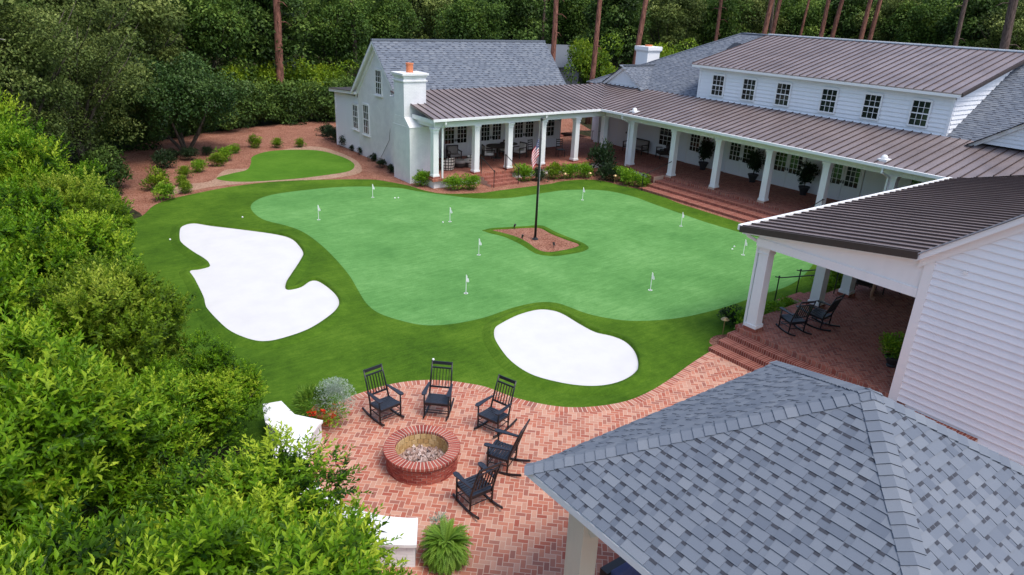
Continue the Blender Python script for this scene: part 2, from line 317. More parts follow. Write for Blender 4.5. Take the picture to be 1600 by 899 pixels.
# patio
pe = [(470, 700), (500, 664), (515, 640), (540, 624), (570, 613), (600, 604), (630, 598), (665, 595), (700, 596), (730, 600), (760, 606), (800, 621), (840, 631), (880, 637), (920, 637), (960, 632), (990, 624), (1020, 610), (1050, 591), (1080, 569), (1113, 548)]
P0 = [G(*p) for p in pe]; cur = []
for i in range(len(P0)-1):
    p0, p1, p2, p3 = (Vector(P0[max(0, min(len(P0)-1, i+j-1))]) for j in range(4))
    for q in range(5): t = q/5; cur.append(tuple(.5*((2*p1)+(-p0+p2)*t+(2*p0-5*p1+4*p2-p3)*t*t+(-p0+3*p1-3*p2+p3)*t**3)))
cur.append(P0[-1])
pat = cur+[(17.3, 11.1), (17.3, -3), (3.2, -3), (3.2, 8)]
g = MB(); g.flat(pat, .016); struct('brick_patio', g, m_patio)
def strip(cur, w, z, name, mat, side=1):
    b = MB(); b.uv = []; L = 0
    for i, p in enumerate(cur):
        a = Vector(cur[max(0, i-1)]); c = Vector(cur[min(len(cur)-1, i+1)]); d = (c-a).normalized(); nn = Vector((d.y, -d.x))*side
        if i: L += (Vector(p)-Vector(cur[i-1])).length
        for q in (0, w): s = Vector(p)+nn*q; b.v.append((s.x, s.y, z)); b.uv.append((L, q))
    for i in range(len(cur)-1): b.f.append((2*i, 2*i+1, 2*i+3, 2*i+2)); b.t.append(.5)
    return struct(name, b, mat)
strip(cur, .23, .020, 'patio_edging', m_edge)
# ------------------------------------------------------------------ builders for buildings
def shingles(mb, O, E, S, e1, s1, exp=.145, e0=0.0, seed=1, wmin=.10, wmax=.34, s0=0.0):
    """laminated shingle courses laid in mb on the plane O + e*E + s*S"""
    R = random.Random(seed); O = Vector(O); E = Vector(E).normalized(); S = Vector(S).normalized(); N = E.cross(S).normalized()
    if N.z < 0: N = -N
    k = 0; s = s0
    while s < s1:
        e = e0-R.random()*.3; hi = R.random() < .5
        while e < e1:
            w = R.uniform(wmin*.8, wmin+(wmax-wmin)*.3) if not hi else R.uniform(wmin*1.5, wmax); tt = R.random(); tint = .12+.88*(tt*.75+.15 if hi else tt*.6)
            if R.random() < .07: tint = .16
            th = .017 if hi else .009
            a = O+E*e+S*s; b = O+E*(e+w)+S*s; c = O+E*(e+w)+S*(s+exp+.03); d = O+E*e+S*(s+exp+.03)
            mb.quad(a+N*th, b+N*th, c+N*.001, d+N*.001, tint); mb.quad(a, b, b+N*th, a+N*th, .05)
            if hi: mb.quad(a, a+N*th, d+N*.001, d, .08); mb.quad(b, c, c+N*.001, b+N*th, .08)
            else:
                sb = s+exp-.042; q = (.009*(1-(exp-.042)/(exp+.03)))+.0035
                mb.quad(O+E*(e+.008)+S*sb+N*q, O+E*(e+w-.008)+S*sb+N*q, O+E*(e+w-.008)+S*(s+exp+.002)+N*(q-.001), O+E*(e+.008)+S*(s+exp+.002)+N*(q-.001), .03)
            e += w; hi = not hi if R.random() < .9 else hi
        s += exp; k += 1
def laps(mb, F, r0, r1, z0, z1, exp=.19):
    z = z0
    o, R, N, U = F
    while z < z1:
        zz = min(z+exp, z1); a = o+R*r0+U*z; b = o+R*r1+U*z; c = o+R*r1+U*zz; d = o+R*r0+U*zz
        mb.quad(a+N*.046, b+N*.046, c+N*.004, d+N*.004); mb.quad(a+N*.002, b+N*.002, b+N*.046, a+N*.046, .0)
        mb.quad(a, a+N*.046, d+N*.004, d); mb.quad(b, c, c+N*.004, b+N*.046); z += exp
def metalroof(parent, O, E, S, e0, e1, s1, clips, name='metal_roof', sp=.42):
    O = Vector(O); E = Vector(E).normalized(); S = Vector(S).normalized(); N = E.cross(S).normalized()
    if N.z < 0: N = -N
    b = MB(); P = [O+E*e+S*s+N*n for n in (-.05, 0) for e, s in ((e0, 0), (e1, 0), (e1, s1), (e0, s1))]; b.hexa(P)
    r = b.build(name, m_metal, parent, clips=clips); b = MB(); e = e0+.02
    while e < e1:
        b.hexa([O+E*(e+q)+S*s+N*n for n in (0, .05) for q, s in ((0, -.01), (.028, -.01), (.028, s1), (0, s1))]); e += sp
    b.build('standing_seam', m_seam, r, clips=clips)
    return r
def window(parent, F, rc, z0, z1, w, nx=3, ny=4, name='window', sill=True, case=.09, meet=True):
    """sash window standing proud of the wall, casing > pane, muntins in the frame mesh"""
    h = w/2; b = MB(); c = case
    b.lbox(F, rc-h-c, rc-h, -.01, .055, z0-c, z1+c); b.lbox(F, rc+h, rc+h+c, -.01, .055, z0-c, z1+c)
    b.lbox(F, rc-h, rc+h, -.01, .055, z1, z1+c+.03); b.lbox(F, rc-h, rc+h, -.01, .055, z0-c, z0)
    if sill: b.lbox(F, rc-h-c-.05, rc+h+c+.05, -.01, .12, z0-c-.06, z0-c+.002)
    t = .018 if w < 1 else .02
    for i in range(1, nx): x = rc-h+w*i/nx; b.lbox(F, x-t/2, x+t/2, .012, .034, z0, z1)
    for j in range(1, ny):
        z = z0+(z1-z0)*j/ny; tt = .05 if meet and j*2 == ny else t; b.lbox(F, rc-h, rc+h, .012, .034+(.012 if tt > .03 else 0.002), z-tt/2, z+tt/2)
    f = b.build(name, m_trim, parent); p = MB(); p.lbox(F, rc-h, rc+h, -.01, .01, z0, z1); p.build('pane', m_glass, f); return f
def french(parent, F, rc, w, z0=.53, zt=2.55, label=None):
    d = MB(); h = w/2
    d.lbox(F, rc-h-.12, rc-h, -.01, .07, z0, zt+.14); d.lbox(F, rc+h, rc+h+.12, -.01, .07, z0, zt+.14); d.lbox(F, rc-h, rc+h, -.01, .07, zt, zt+.14)
    f = d.build('door_frame', m_trim, parent)
    for sd in (-1, 1):
        a, b_ = (rc-h, rc-.01) if sd < 0 else (rc+.01, rc+h); b = MB(); g0 = z0+.82; x0, x1 = a+.11, b_-.11
        b.lbox(F, a, b_, -.01, .04, z0, g0); b.lbox(F, a, b_, -.01, .04, zt-.12, zt); b.lbox(F, a, x0, -.01, .04, g0, zt-.12); b.lbox(F, x1, b_, -.01, .04, g0, zt-.12)
        b.lbox(F, x0+.02, x1-.02, .04, .05, z0+.2, g0-.12)
        for i in (1, 2): x = x0+(x1-x0)*i/3; b.lbox(F, x-.012, x+.012, .01, .035, g0, zt-.12)
        for j in (1, 2, 3): z = g0+(zt-.12-g0)*j/4; b.lbox(F, x0, x1, .01, .034, z-.012, z+.012)
        dr = b.build('door', m_trim, parent)
        p = MB(); p.lbox(F, x0, x1, -.01, .008, g0, zt-.12); p.build('pane', m_glass, dr)
        k = MB(); hx = rc+sd*.06; k.lbox(F, hx-.015, hx+.015, .04, .09, z0+.92, z0+1.08); k.lbox(F, hx-.05, hx+.05, .075, .09, z0+.98, z0+1.0); k.build('handle', m_black, dr)
def column(parent, x, y, z0=.53, z1=3.18, w=.33):
    b = MB(); h = w/2
    b.box(x-h-.03, x+h+.03, y-h-.03, y+h+.03, z0+.09, z0+.2); b.hexa([(x+i*h, y+j*h, z0+.2) for i, j in ((-1, -1), (1, -1), (1, 1), (-1, 1))]+[(x+i*h*.93, y+j*h*.93, z1-.2) for i, j in ((-1, -1), (1, -1), (1, 1), (-1, 1))])
    b.box(x-h-.015, x+h+.015, y-h-.015, y+h+.015, z1-.25, z1-.2); b.box(x-h-.005, x+h+.005, y-h-.005, y+h+.005, z1-.2, z1-.1); b.box(x-h-.045, x+h+.045, y-h-.045, y+h+.045, z1-.1, z1)
    c = b.build('column', m_trim, parent, bevel=.008)
    k = MB(); k.box(x-h-.05, x+h+.05, y-h-.05, y+h+.05, z0, z0+.09); k.build('column_base', m_stepx, c); return c
def downspout(parent, pts, w=.075):
    b = MB()
    for a, c in zip(pts[:-1], pts[1:]): b.bar(a, c, w, w, up=(0, 0, 1) if abs((Vector(c)-Vector(a)).normalized().z) < .9 else (1, 0, 0))
    b.build('downspout', m_trim, parent)
EZ = 3.68; SL = .19
def n2(x, y, z): return Vector((x, y, z)).normalized()
# ---- left cottage
cot = thing('cottage', 'white painted brick cottage with steep grey shingle roof and chimney on the left wing', 'house', (25, 38.9, 0))
b = MB(); b.box(19.2, 31.3, 36.4, 41.7, -.1, 4.2); b.build('wall', m_pby, cot)
for gx, gx2 in ((19.202, 19.35), (31.3, 31.15)):
    b = MB(); gg = [(36.4, 4.2), (41.7, 4.2), (38.97, 6.85)]; b.v = [(x, y, z) for x in (gx, gx2) for y, z in gg]; b.f = [(0, 2, 1), (3, 4, 5), (0, 1, 4, 3), (1, 2, 5, 4), (2, 0, 3, 5)]; b.t = [.5]*5; b.build('gable_wall', m_pby, cot)
# porch side wall is smooth white boards
b = MB(); b.box(19.3, 31.32, 36.36, 36.4, .5, 4.3); b.build('porch_wall', m_siding, cot)
ridge = (38.9, 7.1); Eu = (1, 0, 0)
b = MB(); Sf = n2(0, 1, 1.0)
shingles(b, (18.85, 35.98, 4.17), Eu, (0, ridge[0]-35.98, ridge[1]-4.17), 12.7, 4.13, seed=3, exp=.16, wmin=.14, wmax=.4)
b.quad((18.85, 35.9, 4.08), (31.55, 35.9, 4.08), (31.55, 38.9, 7.08), (18.85, 38.9, 7.08), .3)
b.quad((18.85, 38.9, 7.08), (31.55, 38.9, 7.08), (31.55, 41.95, 4.02), (18.85, 41.95, 4.02), .4); b.box(18.85, 31.55, 38.8, 39.0, 7.05, 7.14, .5)
b.build('roof', m_shin, cot, clips=[((18.85, 0, 0), (-1, 0, 0)), ((31.55, 0, 0), (1, 0, 0))])
for x in (18.87, 31.45):
    b = MB()
    for y0, z0 in ((35.75, 3.93), (42.02, 3.93)):
        b.hexa([Vector((x+q, y, z+h)) for h in (-.24, -.03) for q, y, z in ((0, y0, z0), (.08, y0, z0), (.08, 38.9, 7.1), (0, 38.9, 7.1))])
    for y0, z0 in ((35.9, 3.75), (41.9, 3.75)):
        b.hexa([Vector(((19.12 if x < 20 else 31.3)+q, y, z+h)) for h in (-.2, .08) for q, y, z in ((0, y0, z0), (.08, y0, z0), (.08, 38.9, 6.88), (0, 38.9, 6.88))])
    b.build('rake_trim', m_trim, cot)
b = MB(); b.hexa([(18.95, 35.9, 4.0), (31.4, 35.9, 4.0), (31.4, 38.9, 7.0), (18.95, 38.9, 7.0), (18.95, 35.9, 4.05), (31.4, 35.9, 4.05), (31.4, 38.9, 7.05), (18.95, 38.9, 7.05)])
b.hexa([(18.95, 41.9, 3.98), (31.4, 41.9, 3.98), (31.4, 38.9, 6.98), (18.95, 38.9, 6.98), (18.95, 41.9, 4.03), (31.4, 41.9, 4.03), (31.4, 38.9, 7.03), (18.95, 38.9, 7.03)]); b.build('soffit', m_trim, cot)
Fw = FR((19.2, 0, 0), (0, 1, 0), (-1, 0, 0))
window(cot, Fw, 38.78, 4.1, 5.4, .72, 3, 4); window(cot, Fw, 40.6, 1.5, 3.2, .72, 3, 4)
# lean-to
b = MB(); b.box(19.28, 30, 41.7, 45.3, -.1, 3.5); b.build('lean_to_wall', m_siding, cot)
b = MB(); F = FR((19.27, 0, 0), (0, 1, 0), (-1, 0, 0)); laps(b, F, 41.72, 45.2, .1, 3.55, .17); b.lbox(F, 45.2, 45.34, -.02, .056, 0, 3.55); b.build('lean_to_siding', m_siding, cot)
b = MB(); b.hexa([(18.95, 41.74, 3.72), (30.2, 41.74, 3.72), (30.2, 45.6, 3.5), (18.95, 45.6, 3.5), (18.95, 41.74, 3.9), (30.2, 41.74, 3.9), (30.2, 45.6, 3.68), (18.95, 45.6, 3.68)]); b.build('lean_to_roof', m_trim, cot)
b = MB(); b.hexa([(18.9, 41.74, 3.905), (30.25, 41.74, 3.905), (30.25, 45.65, 3.685), (18.9, 45.65, 3.685), (18.9, 41.74, 3.93), (30.25, 41.74, 3.93), (30.25, 45.65, 3.71), (18.9, 45.65, 3.71)]); b.build('lean_to_roofing', m_fascia, cot)
window(cot, FR((19.215, 0, 0), (0, 1, 0), (-1, 0, 0)), 42.15, 1.6, 3.0, .7, 3, 4)
# chimney
b = MB(); b.box(18.25, 20.0, 33.4, 35.25, -.1, 3.02); b.hexa([(18.25, 33.4, 3.02), (20.0, 33.4, 3.02), (20.0, 35.25, 3.02), (18.25, 35.25, 3.02), (18.252, 33.98, 3.5), (19.6, 33.98, 3.5), (19.6, 35.1, 3.5), (18.252, 35.1, 3.5)])
b.box(18.252, 19.6, 33.98, 35.1, 3.5, 5.5); b.box(18.19, 19.66, 33.92, 35.16, 5.28, 5.36); b.box(18.2, 19.65, 33.93, 35.15, 5.5, 5.6); b.box(18.13, 19.72, 33.86, 35.22, 5.6, 5.72); b.box(18.24, 20.03, 33.37, 35.26, 2.97, 3.02)
b.box(18.7, 19.3, 35.2, 36.5, -.1, 4.3)
ch = b.build('chimney', m_pbx, cot, bevel=.012)
b = MB(); b.lathe((18.9, 34.5, 5.7), [(.2, 0), (.2, .04), (.185, .06), (.19, .42), (.215, .44), (.215, .5), (.16, .5), (.15, .2)], 20); b.build('chimney_pot', m_terra, ch, smooth=False)
b = MB(); b.tube([(19.15, 37.1, 4.4), (19.14, 37.2, 2.9), (19.14, 37.5, 1.6), (19.13, 38.6, .4)], .012, 6); b.build('cable', m_bark, cot); b = MB(); b.box(19.1, 19.2, 37.0, 37.14, 2.75, 2.95); b.build('junction_box', m_black, cot)
# ---- left porch (wing between cottage and clubhouse)
def make_porch(name, label, loc): return thing(name, label, 'porch', loc)
lp_ = make_porch('covered_porch', 'cottage porch with bronze standing seam roof, white square columns and short brick steps', (25, 33, 0))
valL = ((30.35, 31.6, 0), (1, -1, 0))
metalroof(lp_, (18.62, 31.6, EZ), Eu, (0, 1, SL), 0, 17, 4.72, [valL, ((18.6, 0, 0), (-1, 0, 0))])
b = MB(); b.box(18.9, 31.0, 31.92, 32.24, 3.18, 3.5); b.box(18.9, 19.2, 32.24, 36.3, 3.18, 3.48); b.build('beam', m_trim, lp_)
b = MB(); b.box(18.75, 31.0, 31.7, 31.86, 3.5, 3.62); b.box(18.68, 18.76, 31.62, 33.9, 3.42, 3.64); b.build('fascia', m_trim, lp_)
b = MB(); b.box(18.8, 35.2, 31.7, 36.4, 3.5, 3.53); b.build('ceiling', m_ceil, lp_)
b = MB(); b.box(18.6, 30.38, 31.48, 31.585, EZ-.12, EZ+.0); b.build('gutter', m_trim, lp_)
for x in (19.0, 21.6, 23.85, 26.25, 28.85, 31.19): column(lp_, x, 32.08)
b = MB(); b.box(18.75, 31.1, 31.8, 36.5, .42, .53); b.box(18.7, 30.9, 31.75, 31.85, .40, .527); b.build('floor', m_porch, lp_)
b = MB(); b.box(18.85, 30.9, 31.9, 36.3, -.05, .42); b.build('plinth', m_white, lp_)
b = MB()
for i in range(3): b.box(21.75, 23.7, 30.75+i*.33, 31.9, 0 if i == 0 else .1325*i, .1325*(i+1))
b.build('steps', m_stepx, lp_)
for x, y in ((19.35, 31.75), (26.05, 31.75)): downspout(lp_, [(x, 31.55, 3.58), (x, 31.55, 3.4), (x, 31.86, 3.2), (x, 31.86, .2)])
for rc, w in ((23.0, 1.75), (25.6, 1.7), (28.2, 1.7)): french(lp_, FR((0, 36.36, 0), (1, 0, 0), (0, -1, 0)), rc, w)
window(lp_, FR((0, 36.36, 0), (1, 0, 0), (0, -1, 0)), 30.3, 1.3, 2.5, .8, 3, 4)
b = MB(); b.box(30.95, 31.2, 36.2, 36.34, 2.3, 2.6); b.build('wall_lantern', m_black, lp_)
# ---- clubhouse (main wing)
club = thing('clubhouse', 'long white clubhouse with six window shed dormer, grey hip roof and deep brick porch', 'building', (38, 22, 0))
b = MB(); b.box(35.3, 48.5, 2, 37.6, -.1, 4.5); b.build('wall', m_siding, club)
b = MB(); b.box(34.62, 35.3, 36.2, 36.6, .4, 3.5); b.build('return_wall', m_siding, club)
# hip roof shingle
hz = 4.45; ry = 42.0; rz = 8.15; ms = (rz-hz)/7.0
b = MB(); shingles(b, (35, 4, hz), (0, 1, 0), (1, 0, ms), 34, 7.9, seed=5, exp=.16, wmin=.14, wmax=.4)
hipc = [((35, 38.2, 0), (-(38.2-31)/7.0*1, 0, 0))]
nh = Vector((-(38.2-31), -7.0, 0)).cross(Vector((0, 0, 1)))
clipL = ((35, 38.2, 0), Vector((7.2, 7, 0)))
b.build('roof', m_shin, club, clips=[clipL])
b = MB(); b.quad((35, 2, hz-.02), (42, 2, rz-.02), (42, 31, rz-.02), (35, 38.2, hz-.02), .3); b.quad((42, 2, rz-.02), (49, 2, hz), (49, 38.2, hz), (42, 31, rz-.02), .3)
b.poly([(35, 38.2, hz-.02), (42, 31, rz-.02), (49, 38.2, hz-.02)], .4); b.bar((35, 38.2, hz), (42, 31, rz), .3, .05, t=.55); b.bar((42, 2, rz+.0), (42, 31, rz+.0), .3, .05, t=.5)
b.build('roof_deck', m_shin, club)
# dormer
DL, DR = 28.5, 14.1
b = MB(); F = FR((35.22, 0, 0), (0, 1, 0), (-1, 0, 0)); b.box(35.24, 35.5, DR, DL, 4.4, 6.42)
b.poly([(35.24, DR+.02, 4.4), (42, DR+.02, 7.9), (35.24, DR+.02, 6.3)][::1]); b.poly([(35.24, DL-.02, 4.4), (42, DL-.02, 7.9), (35.24, DL-.02, 6.3)])
b.build('dormer_wall', m_siding, club)
b = MB(); laps(b, F, DR+.12, DL-.12, 4.5, 6.35, .2); b.lbox(F, DR, DR+.13, -.02, .056, 4.4, 6.4); b.lbox(F, DL-.13, DL, -.02, .056, 4.4, 6.4); b.lbox(F, DR, DL, -.02, .06, 6.18, 6.42); b.lbox(F, DR, DL, -.02, .07, 4.42, 4.58); b.build('dormer_siding', m_siding, club)
b = MB(); F2 = FR((0, DR+.01, 0), (1, 0, 0), (0, -1, 0)); laps(b, F2, 35.24, 42, 4.5, 8.2, .2)
b.build('dormer_side_siding', m_siding, club, clips=[((35.24, 0, 6.38), (-.24, 0, 1)), ((35, 0, hz+.02), (ms, 0, -1))])
metalroof(club, (34.85, DR-.35, 6.48), (0, 1, 0), (1, 0, .235), 0, DL-DR+.75, 7.36, [])
b = MB(); b.hexa([Vector((x, y, z+h)) for h in (-.12, -.055) for x, y, z in ((34.9, DR-.3, 6.49), (42, DR-.3, 8.15), (42, DL+.35, 8.15), (34.9, DL+.35, 6.49))]); b.box(34.8, 34.9, DR-.3, DL+.35, 6.3, 6.42)
b.build('dormer_soffit', m_trim, club)
b = MB(); b.hexa([Vector((x, y, z+h)) for h in (-.14, .0) for x, y, z in ((34.83, DR-.38, 6.49), (42, DR-.38, 8.17), (42, DR-.33, 8.17), (34.83, DR-.33, 6.49))]); b.build('dormer_rake', m_fascia, club)
b = MB(); b.box(41.9, 42.15, DR-.38, DL+.4, 8.17, 8.24); b.build('ridge_cap', m_trim, club)
for c in (27.04, 24.9, 22.71, 20.05, 17.78, 15.47): window(club, FR((35.165, 0, 0), (0, 1, 0), (-1, 0, 0)), c, 4.86, 5.95, .78, 3, 4, sill=False, case=.075)
# small gables on the porch roof
def gable(c, hw, zb, zr, u0, u1, label=None):
    b = MB(); b.poly([(u0+.1, c-hw+.12, zb), (u0+.1, c+hw-.12, zb), (u0+.1, c, zr-.08)][::-1]); b.build('gable_wall', m_siding, club)
    b = MB(); laps(b, FR((u0+.09, 0, 0), (0, 1, 0), (-1, 0, 0)), c-hw, c+hw, zb, zr-.1, .17); sl = (zr-zb)/hw
    b.build('gable_siding', m_siding, club, clips=[((0, c, zr-.12), (0, sl, 1)), ((0, c, zr-.12), (0, -sl, 1))])
    b = MB()
    for s in (1, -1): b.hexa([Vector((u0-.1+q, y, z+h)) for h in (-.2, -.02) for q, y, z in ((0, c+s*(hw+.25), zb-.25*sl), (.16, c+s*(hw+.25), zb-.25*sl), (.16, c, zr), (0, c, zr))])
    b.build('gable_rake', m_trim, club)
    b = MB(); L = math.hypot(hw+.25, (hw+.25)*sl)
    for s in (1, -1):
        shingles(b, (u0-.15, c+s*(hw+.25), zb-.25*sl), (1, 0, 0), (0, -s*1, sl), u1-u0, L, seed=8+s, exp=.15)
        b.quad((u0-.1, c+s*(hw+.25), zb-.25*sl-.01), (u1, c+s*(hw+.25), zb-.25*sl-.01), (u1, c, zr-.01), (u0-.1, c, zr-.01), .3)
    b.box(u0-.15, u1, c-.12, c+.12, zr-.01, zr+.03, .55); b.build('gable_roof', m_shin, club)
gable(34.5, 2.05, 4.5, 5.85, 34.9, 39.0); gable(10.55, 2.1, 4.6, 5.95, 34.5, 39.2)
b = MB(); b.box(37.7, 38.9, 35.2, 36.3, 4.5, 6.8); b.hexa([(37.7, 35.2, 6.62), (38.9, 35.2, 6.62), (38.9, 36.3, 6.62), (37.7, 36.3, 6.62), (37.6, 35.1, 6.75), (39.0, 35.1, 6.75), (39.0, 36.4, 6.75), (37.6, 36.4, 6.75)]); b.box(37.6, 39.0, 35.1, 36.4, 6.75, 7.0)
ch = b.build('chimney', m_white, club, bevel=.015); b = MB(); b.lathe((38.3, 35.75, 7.0), [(.25, 0), (.25, .1), (.2, .1), (.2, 0)], 16); b.build('chimney_pot', m_terra, ch)
b = MB(); b.hexa([Vector((x, y, hz+(x-35)*ms+h)) for h in (.03, .12) for x, y in ((40.0, 29.95), (40.7, 29.95), (40.7, 30.5), (40.0, 30.5))]); b.build('skylight', m_black, club)
b = MB(); zz = hz+(38.6-35)*ms; b.box(38.4, 38.9, 11.9, 12.2, zz-.1, zz+.22); b.build('roof_vent', m_black, club)
# main porch roof, columns, floor, steps
mp_ = make_porch('covered_porch', 'long clubhouse porch with bronze metal roof, white columns and wide brick steps', (32, 21, 0))
metalroof(mp_, (30.35, 5, EZ), (0, 1, 0), (1, 0, SL), 0, 34, 4.78, [((30.35, 31.6, 0), (-1, 1, 0)), ((30.35, 11.5, 0), (-1, -1, 0))])
b = MB(); b.box(31.03, 31.35, 11.4, 31.92, 3.18, 3.5); b.build('beam', m_trim, mp_)
b = MB(); b.box(30.45, 30.6, 11.6, 31.7, 3.5, 3.62); b.build('fascia', m_trim, mp_)
b = MB(); b.box(30.5, 35.3, 6.7, 31.7, 3.5, 3.53); b.build('ceiling', m_ceil, mp_)
b = MB(); b.box(30.22, 30.335, 11.64, 31.6, EZ-.12, EZ+.0); b.build('gutter', m_trim, mp_)
for y in (29.6, 26.35, 23.3, 20.2, 17.15, 14.1): column(mp_, 31.19, y)
b = MB(); b.box(31.1, 35.3, 6.7, 36.6, .42, .5298); b.box(30.9, 31.15, 11.3, 31.8, .40, .5265); b.build('floor', m_porch, mp_)
b = MB(); b.box(30.95, 35.2, 6.8, 31.9, -.05, .42); b.build('plinth', m_white, mp_)
b = MB()
for i in range(3): b.box(28.9+i*.62, 31.0, 11.5, 26.6-.02*i, 0 if i == 0 else .1325*i, .1325*(i+1))
b.build('steps', m_stepy, mp_)
b = MB(); b.box(30.1, 31.0, 26.62, 27.2, 0, .6); b.build('step_pier', m_stepy, mp_, bevel=.01)
for y in (29.75, 14.25): downspout(mp_, [(30.3, y, 3.58), (30.3, y, 3.35), (30.95, y, 3.1), (30.95, y, .5)])
Fm = FR((35.27, 0, 0), (0, 1, 0), (-1, 0, 0))
for c in (27.75, 24.75, 21.7, 18.45): french(mp_, Fm, c, 1.85)
window(mp_, Fm, 30.6, 1.3, 2.5, 1.0, 3, 4); window(mp_, Fm, 14.6, 1.3, 2.5, 1.0, 3, 4)
b = MB(); b.lbox(Fm, 33.9, 34.9, -.01, .05, .53, 2.65); b.lbox(Fm, 33.95, 34.85, .05, .07, .6, 2.55); d_ = b.build('door', m_trim, mp_); b = MB(); b.lbox(Fm, 34.0, 34.06, .07, .12, 1.5, 1.62); b.build('handle', m_black, d_)
for y in (29.35, 14.55):   # round vent hoods on the roof beside the gutter
    b = MB(); b.box(30.65, 31.1, y-.2, y+.2, EZ+.05, EZ+.16); b.ball((30.85, y, EZ+.2), .14); b.build('vent_hood', m_trim, mp_)
# ---- near wing
nw = thing('house', 'white lap sided gable house at the right edge with bronze metal porch roof', 'house', (26, 3, 0))
sl = .775; vr = 1.0; zr = 4.35+sl*(6.7-vr)
b = MB(); b.box(17.3, 35.3, -4.7, 6.6, -.1, 4.2); b.poly([(17.3, -4.7, 4.2), (17.3, 6.6, 4.2), (17.3, vr, zr-.25)]); b.build('wall', m_siding, nw)
b = MB(); F = FR((17.28, 0, 0), (0, 1, 0), (-1, 0, 0)); laps(b, F, -4.6, 6.42, .1, 8.5, .185)
b.build('siding', m_siding, nw, clips=[((0, vr, zr-.35), (0, sl, 1)), ((0, vr, zr-.35), (0, -sl, 1))])
b = MB(); b.lbox(F, 6.4, 6.62, -.03, .056, -.1, 4.16)
b.hexa([Vector((x, y, z)) for x in (17.2, 17.27) for y, z in ((6.75, 3.92), (6.75, 4.24), (vr, zr-.11), (vr, zr-.43))][0:4]+[Vector((17.275, y, z)) for y, z in ((6.75, 3.92), (6.75, 4.24), (vr, zr-.11), (vr, zr-.43))])
b.hexa([Vector((17.0, y, z)) for y, z in ((6.8, 4.08), (6.8, 4.24), (vr, zr-.06), (vr, zr-.22))]+[Vector((17.28, y, z)) for y, z in ((6.8, 4.08), (6.8, 4.24), (vr, zr-.06), (vr, zr-.22))])
b.build('rake_trim', m_trim, nw)
m_flash = plain('grey_flashing', (.33, .34, .37), .5)
b = MB(); b.hexa([Vector((16.95, y, z)) for y, z in ((6.78, 4.26), (6.78, 4.3), (vr, zr+.03), (vr, zr-.01))]+[Vector((17.5, y, z)) for y, z in ((6.78, 4.26), (6.78, 4.3), (vr, zr+.03), (vr, zr-.01))]); b.build('flashing', m_flash, nw)
b = MB(); b.hexa([(17.4, 6.78, 4.2), (35, 6.78, 4.2), (35, vr, zr-.1), (17.4, vr, zr-.1), (17.4, 6.78, 4.29), (35, 6.78, 4.29), (35, vr, zr), (17.4, vr, zr)]); b.hexa([(17.4, -4.9, 4.1), (35, -4.9, 4.1), (35, vr, zr-.1), (17.4, vr, zr-.1), (17.4, -4.9, 4.2), (35, -4.9, 4.2), (35, vr, zr), (17.4, vr, zr)]); b.build('roof', m_shin, nw)
b = MB(); b.tube([(17.2, 5.75, 4.12), (17.28, 5.75, 4.12)], .045, 12); b.build('vent_cap', m_trim, nw)
np_ = make_porch('covered_porch', 'near porch on the right with herringbone brick floor and brick steps to the patio', (24, 9, 0))
metalroof(np_, (16.98, 11.5, EZ), (1, 0, 0), (0, -1, .138), 0, 18.5, 4.85, [((30.35, 11.5, 0), (1, 1, 0))])
b = MB(); b.hexa([Vector((16.93, y, z)) for y, z in ((11.55, EZ-.16), (11.55, EZ+.02), (6.72, EZ+.69), (6.72, EZ+.51))]+[Vector((17.0, y, z)) for y, z in ((11.55, EZ-.16), (11.55, EZ+.02), (6.72, EZ+.69), (6.72, EZ+.51))]); b.build('roof_edge', m_fascia, np_)
b = MB(); b.hexa([Vector((17.27, y, z)) for y, z in ((11.1, 3.2), (11.1, 3.6), (6.6, 4.22), (6.6, 3.2))]+[Vector((17.5, y, z)) for y, z in ((11.1, 3.2), (11.1, 3.6), (6.6, 4.22), (6.6, 3.2))])
b.box(17.24, 17.27, 6.63, 11.12, 3.19, 3.42); b.box(17.5, 30.5, 10.8, 11.1, 3.18, 3.5); b.build('beam', m_trim, np_)
b = MB(); b.hexa([Vector((17.0, y, z)) for y, z in ((11.48, EZ-.2), (11.48, EZ-.08), (6.8, EZ+.57), (6.8, EZ+.45))]+[Vector((17.3, y, z)) for y, z in ((11.48, EZ-.2), (11.48, EZ-.08), (6.8, EZ+.57), (6.8, EZ+.45))]); b.build('soffit', m_trim, np_)
b = MB(); b.box(17.5, 31, 6.6, 11.4, 3.5, 3.53); b.build('ceiling', m_ceil, np_)
b = MB(); b.box(16.95, 30.3, 11.515, 11.63, EZ-.11, EZ+.045); b.build('gutter', m_trim, np_)
for x in (17.58, 20.94, 22.8, 26.1, 29.4): column(np_, x, 10.95)
b = MB(); b.box(17.35, 31.1, 6.5, 11.3, .42, .5292); b.box(17.25, 17.36, 6.2, 11.3, .395, .526); b.box(17.36, 31, 11.3, 11.42, .395, .526); b.build('floor', m_porch, np_)
b = MB(); b.box(17.3, 31, 6.5, 11.28, -.05, .42); b.build('plinth', m_stepx, np_)
b = MB()
for i in range(3): b.box(16.1+i*.4, 17.3, 4.5, 11.35-.0*i, 0 if i == 0 else .1325*i, .1325*(i+1))
b.build('steps', m_stepy, np_)
b = MB()
for i in range(3): b.box(21.15, 22.6, 11.4, 12.5-i*.34, 0 if i == 0 else .1325*i, .1325*(i+1)-.0005)
b.build('steps', m_stepx, np_)
downspout(np_, [(17.3, 11.5, 3.6), (17.3, 11.5, 3.38), (17.5, 11.22, 3.22), (17.5, 11.2, 3.1), (17.5, 11.2, .5)])
